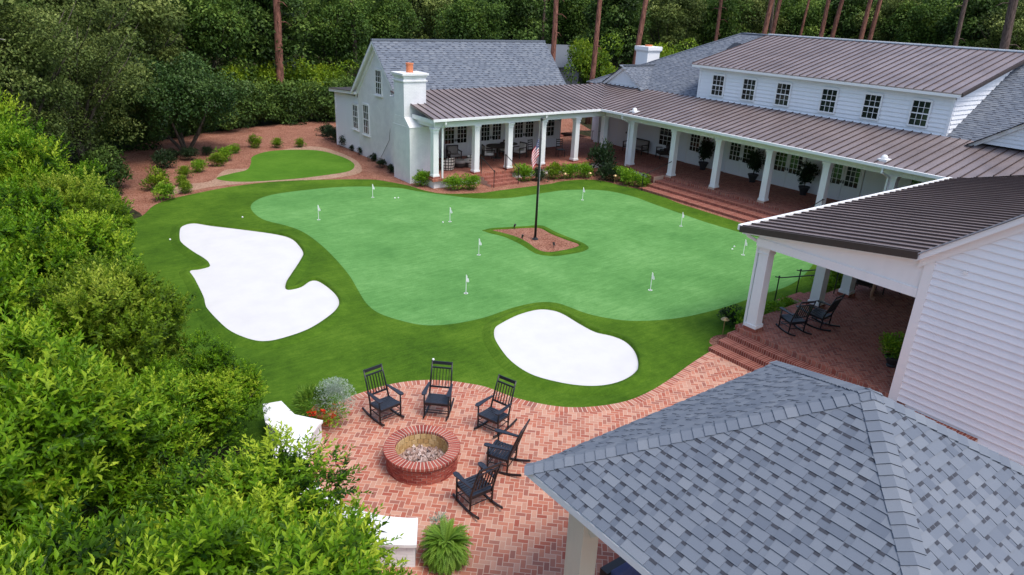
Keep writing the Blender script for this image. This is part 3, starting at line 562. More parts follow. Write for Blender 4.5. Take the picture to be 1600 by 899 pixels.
# ---- pavilion
pv = thing('pavilion', 'open pavilion with grey laminated shingle pyramid roof in the right foreground', 'pavilion', (8.6, 3.52, 0))
x0, x1, y0, y1, ez, pz = 5.5, 11.72, .4, 6.65, 3.0, 4.86; cx, cy = (x0+x1)/2, (y0+y1)/2
cor = [(x0, y0), (x1, y0), (x1, y1), (x0, y1)]
apex = Vector((cx, cy, pz))
for i in range(4):
    A = Vector((*cor[i], ez)); B = Vector((*cor[(i+1) % 4], ez)); mid = (A+B)/2; S = (apex-mid); E = (B-A)
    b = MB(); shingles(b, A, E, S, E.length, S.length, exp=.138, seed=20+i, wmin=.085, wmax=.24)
    c = []
    for p, q in ((A, B), (B, A)):
        n_ = (apex-p).cross(Vector((0, 0, 1)))
        if n_.dot(q-p) > 0: n_ = -n_
        c.append((p, n_))
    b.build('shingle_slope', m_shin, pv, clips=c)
b = MB()
for i in range(4):
    A = Vector((*cor[i], ez)); d = (apex-A); L = d.length; d.normalize(); sd = d.cross(Vector((0, 0, 1))).normalized(); R_ = random.Random(50+i); s = -.02
    # the two slope normals beside this hip
    up = sd.cross(d).normalized(); up = up if up.z > 0 else -up
    while s < L-.03:
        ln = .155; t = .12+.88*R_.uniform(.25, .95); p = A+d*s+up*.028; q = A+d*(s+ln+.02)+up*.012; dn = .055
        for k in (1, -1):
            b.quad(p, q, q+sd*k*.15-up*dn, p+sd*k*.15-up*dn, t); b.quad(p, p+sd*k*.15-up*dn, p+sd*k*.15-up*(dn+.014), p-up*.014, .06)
        s += ln
b.build('hip_cap', m_shin, pv)
b = MB()
for i in range(4):
    A = Vector((*cor[i], ez-.02)); B = Vector((*cor[(i+1) % 4], ez-.02)); b.poly([A, B, apex-Vector((0, 0, .03))], .3)
b.build('roof_deck', m_trim, pv)
b = MB(); b.box(x0-.01, x1+.01, y0-.01, y0+.02, ez-.13, ez-.015); b.box(x0-.01, x1+.01, y1-.02, y1+.01, ez-.13, ez-.015); b.box(x0-.01, x0+.02, y0, y1, ez-.13, ez-.015); b.box(x1-.02, x1+.01, y0, y1, ez-.13, ez-.015); b.build('fascia', m_trim, pv)
m_cream = paint('cream_paint', (.62, .62, .50))
for px_, py_ in ((6.15, 6.0), (11.1, 6.0), (6.15, 1.05), (11.1, 1.05)):
    b = MB(); b.box(px_-.17, px_+.17, py_-.17, py_+.17, 0, 2.7); b.box(px_-.22, px_+.22, py_-.22, py_+.22, 0, .2); b.box(px_-.2, px_+.2, py_-.2, py_+.2, 2.5, 2.6); b.build('post', m_cream, pv, bevel=.008)
b = MB()
for y in (6.0, 1.05): b.box(5.98, 11.27, y-.12, y+.12, 2.7, 2.95)
for x in (6.15, 11.1): b.box(x-.12, x+.12, 1.17, 5.88, 2.7, 2.948)
b.build('beam', m_cream, pv)
b = MB(); b.bar((6.15, 5.83, 2.1), (6.15, 5.2, 2.7), .12, .14); b.bar((6.32, 6.0, 2.1), (6.95, 6.0, 2.7), .12, .14, up=(0, 1, 0)); b.build('bracket', m_cream, pv)
# outdoor table with blue cover under the pavilion
m_blue = plain('blue_canvas', (.05, .07, .17), .8)
sf = thing('outdoor_sofa', 'blue cushioned outdoor sofa under the pavilion roof', 'sofa', (7.75, 5.75, 0), PI/2)
b = MB(); b.box(-.4, .4, -.95, .95, .12, .3); b.box(.25, .42, -.95, .95, .3, .8)
for s in (-1, 1): b.box(-.4, .42, s*.95-.07, s*.95+.07, .12, .6)
for x in (-.35, .33):
    for y in (-.9, .9): b.box(x-.03, x+.03, y-.03, y+.03, 0, .12)
b.build('frame', m_black, sf, world=False)
b = MB()
for y in (-.46, .46): b.box(-.38, .24, y-.43, y+.43, .3, .46); b.box(.1, .26, y-.42, y+.42, .46, .84)
b.build('cushion', m_blue, sf, world=False, bevel=.03)
# ------------------------------------------------------------------ foliage
def mesh_np(name, V, faces, tint, mat):
    me = bpy.data.meshes.new(name); n = len(V); k = faces.shape[1]; m = len(faces)
    me.vertices.add(n); me.vertices.foreach_set('co', V.astype(np.float32).ravel())
    me.loops.add(m*k); me.loops.foreach_set('vertex_index', faces.astype(np.int32).ravel())
    me.polygons.add(m); me.polygons.foreach_set('loop_start', np.arange(0, m*k, k, dtype=np.int32)); me.polygons.foreach_set('loop_total', np.full(m, k, dtype=np.int32))
    a = me.attributes.new('tint', 'FLOAT', 'FACE'); a.data.foreach_set('value', tint.astype(np.float32)); me.update(calc_edges=True); me.materials.append(mat); return me
def unit(a): return a/np.maximum(1e-9, np.linalg.norm(a, axis=1, keepdims=True))
def leaves(P, A, N, L, Wd, tint, fold=True, droop=.12):
    A = unit(A); S = unit(np.cross(A, N)); N = np.cross(S, A); L = L[:, None]; Wd = Wd[:, None]
    b = P; l = P+A*L*.45+S*Wd*.5+N*Wd*.18; t = P+A*L-N*L*droop; r = P+A*L*.45-S*Wd*.5+N*Wd*.18
    n = len(P); V = np.stack([b, l, t, r], 1).reshape(-1, 3); i = np.arange(n)*4
    if fold: F = np.concatenate([np.stack([i, i+2, i+1], 1), np.stack([i, i+3, i+2], 1)]); T = np.concatenate([tint, tint])
    else: F = np.stack([i, i+3, i+2, i+1], 1); T = tint
    return V, F, T
def rdir(R, n, up=0.0):
    d = R.normal(size=(n, 3)); d[:, 2] += up; return unit(d)
def clumps(R, n, rx, rz, zc, bias=.45, irregular=.25):
    d = rdir(R, n, .15); r = R.uniform(bias, 1, n)[:, None]; c = d*r*np.array([rx, rx, rz]); a = np.arctan2(d[:, 1], d[:, 0])
    ph = R.uniform(0, 6, 3); w = 1+irregular*(np.sin(2*a+ph[0])+.6*np.sin(3*a+ph[1])+.5*np.sin(5*d[:, 2]*2+ph[2]))*.6
    c *= w[:, None]; c[:, 2] += zc; return c
def crown_shoots(seed, name, mat, rx, rz, zc, nclump=46, cr=.75, per=70, leaves_per=13, L=.115, W=.045, slen=.42):
    """crown made of leafy shoots growing out of clumps"""
    R = np.random.default_rng(seed); C = clumps(R, nclump, rx*.78, rz*.8, zc, .35); C = C[C[:, 2] > .3]; n = len(C)*per
    ci = np.repeat(np.arange(len(C)), per); d = rdir(R, n, .55); crr = R.uniform(.6, 1.25, len(C))[ci]*cr
    base = C[ci]+d*crr[:, None]*np.array([1, 1, .8])*R.uniform(.45, .9, n)[:, None]
    ax = unit(d+np.array([0, 0, .9])+R.normal(size=(n, 3))*.25); sl = slen*R.uniform(.5, 1.3, n)
    ctone = R.normal(0, .16, len(C))[ci]; stone = ctone+R.normal(0, .10, n)
    k = leaves_per; t = np.tile(np.linspace(.1, 1, k), n); si = np.repeat(np.arange(n), k)
    P = base[si]+ax[si]*(sl[si]*t)[:, None]; ph = np.tile(np.arange(k)*2.4, n)+R.uniform(0, 6, n)[si]
    u = unit(np.cross(ax, np.array([.3, .2, 1.0]))); v = np.cross(ax, u); rad = u[si]*np.cos(ph)[:, None]+v[si]*np.sin(ph)[:, None]
    op = (.95-.65*t)[:, None]; A = rad*op+ax[si]*(1-op*.55)+R.normal(size=(len(P), 3))*.12
    N = unit(ax[si]*.9-rad*.3+np.array([0, 0, .5])); LL = L*R.uniform(.65, 1.2, len(P))*(1.05-.4*t)
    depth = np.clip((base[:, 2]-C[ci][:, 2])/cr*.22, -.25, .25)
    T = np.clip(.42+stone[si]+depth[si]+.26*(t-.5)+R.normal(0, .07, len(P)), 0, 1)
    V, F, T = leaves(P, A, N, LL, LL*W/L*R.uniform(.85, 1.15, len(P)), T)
    return mesh_np(name, V, F, T, mat)
def crown_cloud(seed, name, mat, rx, rz, zc, nclump=60, cr=1.0, per=260, L=.2, W=.13, base=.42, zmin=.2, bias=.4, flat=.75):
    R = np.random.default_rng(seed); C = clumps(R, nclump, rx*.85, rz*.85, zc, bias); C = C[C[:, 2] > zmin]; n = len(C)*per; ci = np.repeat(np.arange(len(C)), per)
    d = rdir(R, n, .25); rr = R.uniform(.5, 1.05, n)**.6; crr = R.uniform(.55, 1.3, len(C))[ci]*cr
    P = C[ci]+d*(crr*rr)[:, None]*np.array([1, 1, flat]); A = unit(d*.7+R.normal(size=(n, 3))*.7+np.array([0, 0, -.15])); N = unit(d*.6+np.array([0, 0, .8])+R.normal(size=(n, 3))*.35)
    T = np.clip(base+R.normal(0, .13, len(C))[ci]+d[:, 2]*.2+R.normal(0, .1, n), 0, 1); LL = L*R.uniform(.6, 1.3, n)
    V, F, T = leaves(P, A, N, LL, LL*W/L, T, fold=False); return mesh_np(name, V, F, T, mat)
def limbs(seed, h, r, spread, n=6, fork=.35, lean=0):
    R = random.Random(seed); b = MB(); b.tube([(0, 0, -.2), (.03, .02, h*fork*.5), (.05+lean*.3, 0, h*fork)], [r*1.25, r, r*.85], 9)
    for i in range(n):
        a = 2*PI*i/n+R.uniform(-.4, .4); s = spread*R.uniform(.6, 1); z0 = h*fork*R.uniform(.75, 1); top = h*R.uniform(.7, .95)
        p = [(.05+lean*.3, 0, z0), (math.cos(a)*s*.35, math.sin(a)*s*.35, z0+(top-z0)*.45), (math.cos(a)*s*.75, math.sin(a)*s*.75, z0+(top-z0)*.8), (math.cos(a)*s, math.sin(a)*s, top)]
        b.tube(p, [r*.5, r*.36, r*.2, r*.06], 6)
        for j in range(2):
            q = Vector(p[1+j]); aa = a+R.uniform(-1, 1); b.tube([q, q+Vector((math.cos(aa), math.sin(aa), .8))*spread*.25, q+Vector((math.cos(aa)*1.2, math.sin(aa)*1.2, 1.3))*spread*.4], [r*.22, r*.12, r*.03], 5)
    return b
def link(name, me, parent=None, loc=(0, 0, 0), rz=0, sc=1.0):
    o = bpy.data.objects.new(name, me); COL.objects.link(o); o.location = loc; o.rotation_euler = (0, 0, rz); o.scale = (sc, sc, sc) if not isinstance(sc, tuple) else sc
    if parent: o.parent = parent
    return o
_trunks = {}
def tree(name, label, cat, x, y, crown, trunk, rz=0, sc=1.0, group=None, extra=None):
    t = thing(name, label, cat, (x, y, 0), rz, group); t.scale = (sc, sc, sc) if not isinstance(sc, tuple) else sc
    link('crown', crown, t); link('trunk', trunk, t); return t
def trunkmesh(key, mb, mat):
    o = mb.build('trunk_mesh', mat, smooth=True); me = o.data; bpy.data.objects.remove(o); return me
FULL = True
Q = 1.0 if FULL else .3
# hedge: laurels and viburnums nearest the camera
tk_h = trunkmesh('h', limbs(1, 3.6, .09, 1.4, 8, .12), m_bark)
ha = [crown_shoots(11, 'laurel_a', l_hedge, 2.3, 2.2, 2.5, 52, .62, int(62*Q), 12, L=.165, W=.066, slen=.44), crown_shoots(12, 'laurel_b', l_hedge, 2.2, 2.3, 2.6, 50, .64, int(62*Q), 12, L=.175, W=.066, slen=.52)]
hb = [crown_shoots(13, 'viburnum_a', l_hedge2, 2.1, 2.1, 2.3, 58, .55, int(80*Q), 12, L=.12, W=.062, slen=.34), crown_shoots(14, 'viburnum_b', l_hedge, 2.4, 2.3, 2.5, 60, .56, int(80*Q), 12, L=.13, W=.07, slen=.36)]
hedge = [
 (1.15, 5.9, ha[0], .93, 'tall laurel with long glossy leaves in the bottom left corner of the view'),
 (2.2, 6.9, ha[1], .62, 'laurel crowding the white brick end of the fire pit seat wall'),
 (-1.1, 7.2, ha[1], 1.0, 'laurel at the lower left edge below the other hedge plants'),
 (2.1, 9.2, ha[1], .88, 'bright laurel leaning over the middle of the curved seat wall'),
 (-.9, 11.0, ha[0], 1.02, 'broad laurel at the left edge level with the fire pit'),
 (.75, 12.5, ha[0], .82, 'laurel behind the far white end of the seat wall'),
 (2.75, 13.9, hb[1], .62, 'small shrub between the seat wall and the nearer tip of the large bunker'),
 (1.9, 17.4, hb[0], .62, 'low yellowish shrub poking out over the turf beside the large bunker'),
 (1.35, 15.9, hb[0], .98, 'fine leaved yellowish viburnum beside the nearer tip of the large bunker'),
 (-1.3, 15.3, hb[1], 1.12, 'dense green shrub at the left edge behind the laurels'),
 (.7, 19.6, hb[1], 1.0, 'rounded shrub opposite the middle of the large bunker'),
 (-1.9, 20.4, ha[0], 1.2, 'tall laurel at the left edge opposite the large bunker'),
 (.9, 23.2, hb[0], 1.05, 'viburnum spilling over the turf opposite the notch of the large bunker'),
 (.3, 26.8, ha[0], 1.12, 'pale green laurel by the far end of the large bunker'),
 (-1.8, 25.6, hb[1], 1.28, 'tall dense shrub at the left edge below the dark woods'),
 (2.1, 26.8, hb[1], .78, 'small shrub where the hedge meets the red mulch'),
 (-.5, 30.2, ha[1], 1.25, 'farthest bright laurel of the hedge against the dark woods')]
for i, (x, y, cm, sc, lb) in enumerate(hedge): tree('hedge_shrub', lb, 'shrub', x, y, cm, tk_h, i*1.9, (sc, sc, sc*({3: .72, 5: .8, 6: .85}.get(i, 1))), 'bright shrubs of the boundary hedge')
# woodland
tk_w = [trunkmesh('w%d' % i, limbs(20+i, 9, .19, 3.0, 7, .3), m_bark) for i in range(2)]
wa = [crown_cloud(31, 'wood_a', l_wood3, 4.2, 5.6, 6.2, 90, 1.15, int(230*Q), L=.25, W=.14, zmin=.9), crown_cloud(32, 'wood_b', l_wood2, 4.0, 5.4, 6.4, 80, 1.05, int(240*Q), L=.22, W=.13, zmin=.9, base=.48),
      crown_cloud(33, 'wood_c', l_wood, 3.8, 6.0, 7.0, 80, 1.2, int(230*Q), L=.28, W=.17, zmin=1.0, base=.36), crown_cloud(34, 'wood_fine', l_wood2, 3.6, 5.0, 5.6, 110, .8, int(300*Q), L=.13, W=.07, zmin=.4, base=.42)]
def DD(x, d): return D(x, d)
woods = [  # x, y, crown, scale, label
 (1.2, 34.8, 3, 1.0, 'fine leaved dark evergreen overhanging the end of the red mulch at the left'),
 (-2.6, 33.5, 1, 1.1, 'tall dark tree at the top left edge behind the bright hedge'),
 (3.6, 38.6, 3, .92, 'dusky small leaved tree just left of the forked tree in the mulch'),
 (-.8, 39.5, 0, 1.15, 'tall dark tree standing behind the evergreens at the left'),
 (4.6, 44.5, 1, 1.05, 'olive green tree directly behind the forked tree'),
 (-4.2, 44, 2, 1.3, 'deep shaded tree far back at the left edge'),
 (8.6, 51.5, 1, 1.0, 'grey green tree rising above the forked tree'),
 (2.5, 52, 0, 1.25, 'large dark woodland tree behind the left evergreens'),
 (14.2, 57, 0, 1.0, 'dark tree just left of the leaning pine'),
 (20, 60.5, 2, 1.05, 'dark tree just right of the leaning pine'),
 (26.5, 62, 0, .95, 'dark leafy tree behind the cottage lean-to'),
 (13, 66, 2, 1.3, 'shadowed tree deep in the woods behind the leaning pine')]
for x, d, k, sc, lb in ((510, 84, 1, 1.1, 'olive tree left of the cottage roof peak'), (590, 72, 0, .98, 'full dark tree behind the left end of the cottage ridge'), (660, 80, 1, 1.1, 'tree behind the cottage ridge above its chimney'),
    (735, 72, 0, 1.0, 'tree behind the middle of the cottage ridge'), (800, 84, 2, 1.15, 'dark tree behind the right part of the cottage ridge'), (890, 92, 0, 1.2, 'dark tree in the gap right of the cottage roof'),
    (960, 82, 2, 1.1, 'dark tree behind the lime green tree'), (1040, 86, 1, 1.15, 'tree behind the clubhouse chimney'), (1105, 92, 0, 1.2, 'dark tree behind the grey hip roof left slope'),
    (1165, 99, 1, 1.2, 'olive tree over the left end of the long metal ridge'), (1235, 102, 0, 1.2, 'tree behind the metal ridge between two pairs of pines'), (1310, 105, 2, 1.2, 'dark tree behind the middle of the metal ridge'),
    (1385, 104, 1, 1.2, 'lighter tree behind the right half of the metal ridge'), (1450, 100, 0, 1.2, 'dark tree behind the right third of the metal ridge'), (1520, 96, 2, 1.15, 'dark tree near the upper right corner'), (1590, 92, 1, 1.15, 'pale leaved tree at the upper right edge'),
    (480, 100, 2, 1.3, 'back row tree left of the cottage'), (690, 104, 2, 1.3, 'back row tree behind the cottage roof'), (850, 112, 0, 1.35, 'back row tree right of the cottage ridge'), (1000, 112, 0, 1.35, 'back row tree beyond the clubhouse chimney'), (1260, 126, 2, 1.4, 'back row tree beyond the metal ridge')):
    p = DD(x, d); woods.append((p[0], p[1], k, sc, lb))
for i, (x, y, k, sc, lb) in enumerate(woods): tree('woodland_tree', lb, 'tree', x, y, wa[k], tk_w[i % 2], i*2.3, (sc, sc, sc), 'broadleaf trees of the surrounding woods')
# dark understorey shrubs that close the edge of the woods
us = crown_cloud(41, 'understorey', l_wood, 1.8, 1.6, 1.3, 34, .75, int(210*Q), L=.16, W=.1, zmin=.2, base=.4)
us2 = crown_cloud(42, 'understorey_lime', l_lime, 1.6, 1.3, 1.9, 30, .55, int(190*Q), L=.15, W=.09, zmin=.5, base=.5)
tk_u = trunkmesh('u', limbs(5, 2.4, .06, .9, 7, .1), m_bark)
for i, (x, y, q, sc, lb) in enumerate([(4.3, 38.6, 0, .85, 'dark shrub at the foot of the evergreens beside the mulch'), (7.0, 49.2, 0, 1.15, 'dark shrub behind the forked tree on its left'), (10.5, 52.2, 0, 1.25, 'dark shrub behind the forked tree'), (13.8, 53.6, 0, 1.2, 'dark shrub right of the forked tree'),
    (16.6, 54.8, 0, 1.2, 'shaded shrub under the lime foliage left of the pine foot'), (19.4, 55.6, 0, 1.2, 'shaded shrub below the leaning pine'), (22.2, 55.0, 0, 1.15, 'dark shrub nearest the cottage lean-to'), (25, 56.4, 0, 1.2, 'dark shrub behind the corner of the lean-to'),
    (15.4, 57.0, 1, 1.35, 'lime green bush left of the leaning pine'), (18.6, 58.2, 1, 1.4, 'lime green bush around the foot of the leaning pine'), (22.0, 58.6, 1, 1.35, 'lime green bush right of the leaning pine'), (25.2, 59.4, 1, 1.25, 'lime green bush above the lean-to roof')]):
    tree('understorey_shrub', lb, 'shrub', x, y, (us, us2)[q], tk_u, i*1.3, sc, 'shrubs along the edge of the woods')
for x, d, sc, lb in ((930, 68, 1.35, 'lime green tree between the cottage roof and the clubhouse gable'), (1052, 74, 1.3, 'small lime green tree beside the clubhouse chimney')):
    p = DD(x, d); t = tree('lime_tree', lb, 'tree', p[0], p[1], us2, tk_u, 1.0, (sc*1.25, sc*1.25, sc*1.55))
dt = thing('dead_tree', 'bare pale grey branches reaching in at the top left corner', 'tree', (-1.2, 31.5, 0)); b = MB()
for z0, dx, dy, up in ((7.6, 1.6, -1.2, 1.3), (7.2, 1.9, -.6, .6), (8.2, .9, -1.6, 1.5), (6.6, 1.0, -.8, -.9)):
    b.tube([(0, 0, z0), (dx*.4, dy*.4, z0+up*.6), (dx*.8, dy*.8, z0+up*.75), (dx*1.3, dy*1.2, z0+up*.4)], [.07, .05, .035, .012], 6); b.tube([(dx*.8, dy*.8, z0+up*.75), (dx*.9, dy*1.1, z0+up*1.3)], [.03, .008], 5)
b.build('branch', bark('pale_bark', (.2, .18, .16), (.4, .37, .34)), dt, world=False); b = MB(); b.tube([(0, 0, 0), (.1, 0, 5), (0, 0, 9.5)], [.22, .16, .08], 9); b.build('trunk', m_bark, dt, world=False)
# forked ornamental tree in the mulch
fk = thing('ornamental_tree', 'low forked tree with a wide dark green crown standing in the red mulch', 'tree', (*G(292, 243), 0))
b = MB()
for a, s in ((.3, 2.1), (1.6, 1.6), (2.7, 2.2), (4.1, 1.9), (5.3, 2.0)):
    b.tube([(0, 0, -.1), (math.cos(a)*s*.12, math.sin(a)*s*.12, .35), (math.cos(a)*s*.45, math.sin(a)*s*.45, 1.25), (math.cos(a)*s*.8, math.sin(a)*s*.8, 2.3), (math.cos(a)*s*1.1, math.sin(a)*s*1.1, 3.4)], [.15, .10, .085, .055, .02], 7)
b.build('trunk', m_bark, fk, world=False, smooth=True)
link('crown', crown_cloud(51, 'ornamental_crown', leafm('ornamental_leaf', (.012, .035, .008), (.045, .095, .02), (.12, .19, .05), .2), 3.9, 2.35, 3.55, 105, .8, int(300*Q), L=.15, W=.1, zmin=1.5, base=.45), fk)
# pines
def pine_trunk(seed, h, r, lean):
    b = MB(); R = random.Random(seed); pts = []; rs = []
    for i in range(9): z = h*i/8; pts.append((lean*z/h*1.6+R.uniform(-.05, .05), R.uniform(-.05, .05), z-.2)); rs.append(r*(1-.5*i/8)*(1.15 if i == 0 else 1))
    b.tube(pts, rs, 12)
    for i in range(7): z = h*R.uniform(.12, .6); a = R.uniform(0, 6); l_ = R.uniform(.4, 1.4); b.tube([(lean*z/h*1.6, 0, z), (lean*z/h*1.6+math.cos(a)*l_*.6, math.sin(a)*l_*.6, z+.05), (lean*z/h*1.6+math.cos(a)*l_, math.sin(a)*l_, z-.25)], [.05, .03, .012], 5)
    return trunkmesh('p', b, m_pine2 if seed == 1 else m_pine)
pk = [pine_trunk(i, 21, .27, l) for i, l in enumerate((.3, -.6, .7))]
pc = crown_cloud(61, 'pine_crown', l_needle, 3.0, 3.2, 19.5, 26, 1.0, 120, L=.4, W=.08, zmin=14, base=.4)
pines = [(431, 60, 1.25, 0, 'thick leaning reddish pine trunk rising from the lime green bushes'), (556, 66, .8, 1, 'slim pine trunk just left of the cottage gable'), (866, 60, .9, 0, 'reddish pine trunk at the right end of the cottage ridge'), (848, 84, .7, 1, 'thin shaded pine trunk above the cottage ridge'), (929, 62, .9, 2, 'pine trunk above the lime green tree'), (988, 64, 1.0, 2, 'leaning red pine trunk left of the clubhouse chimney'),
 (1118, 84, .85, 0, 'straight pine trunk above the hip roof slope'), (1185, 80, 1.15, 2, 'stouter trunk of the pair above the left end of the metal ridge'), (1198, 84, 1.0, 2, 'slimmer trunk of the pair above the left end of the metal ridge'), (1208, 92, .8, 1, 'shaded pine trunk right of the pair above the metal ridge end'), (1243, 96, .7, 2, 'thin pine trunk between the two pairs'), (1279, 84, 1.0, 2, 'left trunk of the pair above the middle of the metal ridge'), (1290, 86, 1.05, 2, 'right trunk of the pair above the middle of the metal ridge'),
 (1340, 84, 1.05, 2, 'left trunk of the pair right of the ridge middle'), (1352, 86, 1.05, 2, 'right trunk of the pair right of the ridge middle'), (1500, 86, 1.0, 1, 'dark pine trunk near the upper right corner'), (1588, 70, 1.5, 1, 'thick dark pine trunk at the upper right edge'), (22, 40, .85, 1, 'dark pine trunk at the upper left edge')]
for i, (x, d, sc, k, lb) in enumerate(pines):
    p = DD(x, d); t = tree('pine_tree', lb, 'pine', p[0], p[1], pc, pk[k], TH*0-.65, (sc, sc, 1.0), 'tall pines of the surrounding woods'); t.rotation_euler = (0, math.radians((1.8*math.sin(i*2.7))), TH*0-.65)
# far woods that read as one mass
R = np.random.default_rng(5); n = int(52000*Q); a = np.radians(R.uniform(4, 104, n)); rr = R.uniform(122, 150, n)+6*np.sin(a*17); P = np.stack([rr*np.cos(a), rr*np.sin(a), R.uniform(0, 1, n)**.8*(17+3*np.sin(a*23)+2*np.sin(a*51))], 1)
T = np.clip(.3+.25*np.sin(P[:, 0]*.35+P[:, 2]*.5)*np.sin(P[:, 1]*.31-P[:, 2]*.3)+R.normal(0, .14, n), 0, 1)
V, F, T = leaves(P, rdir(R, n), rdir(R, n, .8), R.uniform(.7, 1.5, n), R.uniform(.5, 1.0, n), T, fold=False)
o = link('distant_woods', mesh_np('distant_woods', V, F, T, l_wood)); tag(o, 'far dark woods closing the view behind the buildings', 'woods', kind='stuff')
b = MB(); A_ = [math.radians(q) for q in range(0, 112, 4)]
for a0, a1 in zip(A_[:-1], A_[1:]): b.quad((156*math.cos(a0), 156*math.sin(a0), 0), (156*math.cos(a1), 156*math.sin(a1), 0), (150*math.cos(a1), 150*math.sin(a1), 22), (150*math.cos(a0), 150*math.sin(a0), 22))
struct('wooded_hill', b, m_floor)
# neighbour houses glimpsed through the trees
def far_house(x, d, label, w=9, col=m_white):
    p = D(x, d); t = thing('distant_house', label, 'house', (p[0], p[1], 0), -.65); b = MB(); b.box(-w/2, w/2, -3, 3, 0, 3.0); b.poly([(-w/2, -3, 3), (-w/2, 3, 3), (-w/2, 0, 5)]); b.poly([(w/2, -3, 3), (w/2, 3, 3), (w/2, 0, 5)]); b.build('wall', col, t, world=False)
    b = MB()
    for s in (-1, 1): b.hexa([(-w/2-.4, s*3.4, 2.75), (w/2+.4, s*3.4, 2.75), (w/2+.4, 0, 5.0), (-w/2-.4, 0, 5.0), (-w/2-.4, s*3.4, 2.88), (w/2+.4, s*3.4, 2.88), (w/2+.4, 0, 5.13), (-w/2-.4, 0, 5.13)])
    b.build('roof', m_shin, t, world=False); f = FR((0, -3, 0), (1, 0, 0), (0, -1, 0))
    for q in (-2.4, 2.4):
        b = MB(); b.lbox(f, q-.5, q+.5, 0, .05, 1.0, 2.2); b.build('window', m_glass, t, world=False)
far_house(880, 88, 'greyish neighbour house half hidden by trees right of the cottage roof', 9, plain('grey_stucco', (.25, .24, .24))); far_house(1335, 118, 'bluish roofed neighbour house between the pines behind the metal ridge', 14)
# ------------------------------------------------------------------ planted shrubs
def shrubmesh(seed, mat, n=1500, L=.085, W=.045, nm='shrub'):
    R = np.random.default_rng(seed); C = clumps(R, 26, .36, .26, .3, .4); C[:, 2] = np.maximum(C[:, 2], .1); ci = R.integers(0, len(C), n); d = rdir(R, n, .5)
    P = C[ci]+d*R.uniform(.08, .2, n)[:, None]; A = unit(d+np.array([0, 0, .5])+R.normal(size=(n, 3))*.4); N = unit(d*.5+np.array([0, 0, 1])+R.normal(size=(n, 3))*.3)
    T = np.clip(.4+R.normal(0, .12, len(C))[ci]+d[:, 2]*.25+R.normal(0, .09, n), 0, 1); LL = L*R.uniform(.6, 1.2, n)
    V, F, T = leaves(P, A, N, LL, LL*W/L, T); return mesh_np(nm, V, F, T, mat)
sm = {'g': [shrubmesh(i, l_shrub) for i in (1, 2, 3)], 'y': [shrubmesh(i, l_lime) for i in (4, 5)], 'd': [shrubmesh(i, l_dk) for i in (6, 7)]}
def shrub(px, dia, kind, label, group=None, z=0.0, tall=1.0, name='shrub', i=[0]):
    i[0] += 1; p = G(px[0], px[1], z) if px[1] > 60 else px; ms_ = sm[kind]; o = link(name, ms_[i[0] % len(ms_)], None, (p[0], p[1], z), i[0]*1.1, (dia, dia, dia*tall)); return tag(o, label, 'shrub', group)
gp = 'shrubs planted along the porches'
for px, d, k, lb, *tl in [((661, 291), 1.25, 'g', 'round shrub at the foot of the white cottage chimney'), ((709, 297), 1.2, 'g', 'left of two shrubs between the corner post and the cottage steps'), ((735, 296), 1.25, 'g', 'right of two shrubs between the corner post and the cottage steps'),
    ((818, 284), 1.45, 'g', 'shrub just right of the cottage steps behind the flagpole'), ((843, 283), 1.1, 'd', 'dark low shrub right behind the flagpole'), ((866, 280), 1.4, 'y', 'yellow green shrub right of the flagpole'), ((890, 279), 1.3, 'g', 'shrub below the last cottage porch column'), ((912, 278), 1.3, 'g', 'shrub left of the tall dark corner shrub'),
    ((948, 283), 1.5, 'd', 'dark shrub in front of the tall corner shrub'), ((972, 284), 1.3, 'g', 'shrub just right of the dark corner shrub'), ((984, 290), 1.4, 'g', 'shrub between the corner and the brick step pier'), ((1004, 294), 1.15, 'g', 'shrub touching the brick step pier'),
    ((1163, 521), 1.2, 'g', 'shrub behind the brass path light at the near porch'), ((1140, 508), .9, 'd', 'low dark shrub left of the nearest porch column'), ((1200, 503), 1.1, 'g', 'shrub at the foot of the nearest porch column'), ((1228, 492), .9, 'g', 'small shrub left of the near side steps'),
    ((1285, 463), 1.2, 'g', 'shrub right of the near side steps'), ((1305, 457), 1.25, 'y', 'yellow green shrub in front of the third near column'), ((1333, 448), 1.3, 'g', 'shrub beyond the third near column')]:
    shrub(px, d, k, lb, gp)
shrub((938, 275), 1.9, 'd', 'tall dark shrub in the inner corner of the two porches', gp, 0, 1.5)
gp = 'low bright shrubs set out in the red mulch'
for px, d, lb in [((399, 231), 1.15, 'largest bright shrub behind the small lawn'), ((433, 231), .95, 'middle of three bright shrubs behind the small lawn'), ((470, 230), .85, 'rightmost bright shrub behind the small lawn'), ((368, 240), .85, 'pale shrub farthest up beside the small lawn'), ((352, 252), 1.25, 'deep green shrub in the close cluster left of the small lawn'), ((341, 260), 1.15, 'yellowish shrub at the front of the close cluster'),
    ((310, 269), 1.05, 'flat topped shrub between the cluster and the forked tree'), ((288, 278), .95, 'upper of three small shrubs in a column'), ((286, 290), .8, 'middle of three small shrubs in a column'), ((291, 302), .9, 'lower of three small shrubs in a column'), ((245, 297), 1.5, 'wide yellow green shrub under the left evergreens'), ((258, 313), 1.25, 'rounded green shrub nearest the turf in the mulch')]:
    shrub(px, d, 'y' if 'yellow' in lb or 'column' in lb or 'bright' in lb else 'g', lb, gp)
for px, d, lb in [((257, 264), 1.5, 'dark green shrub left of the forked tree foot'), ((297, 251), 1.1, 'dark shrub at the foot of the forked tree'), ((272, 250), 1.0, 'small dusky shrub left behind the forked tree foot'), ((325, 243), .8, 'small grey green plant right of the forked tree')]: shrub(px, d, 'd', lb, 'dusky shrubs round the forked tree')
gp = 'small dark shrubs along the cottage gable'
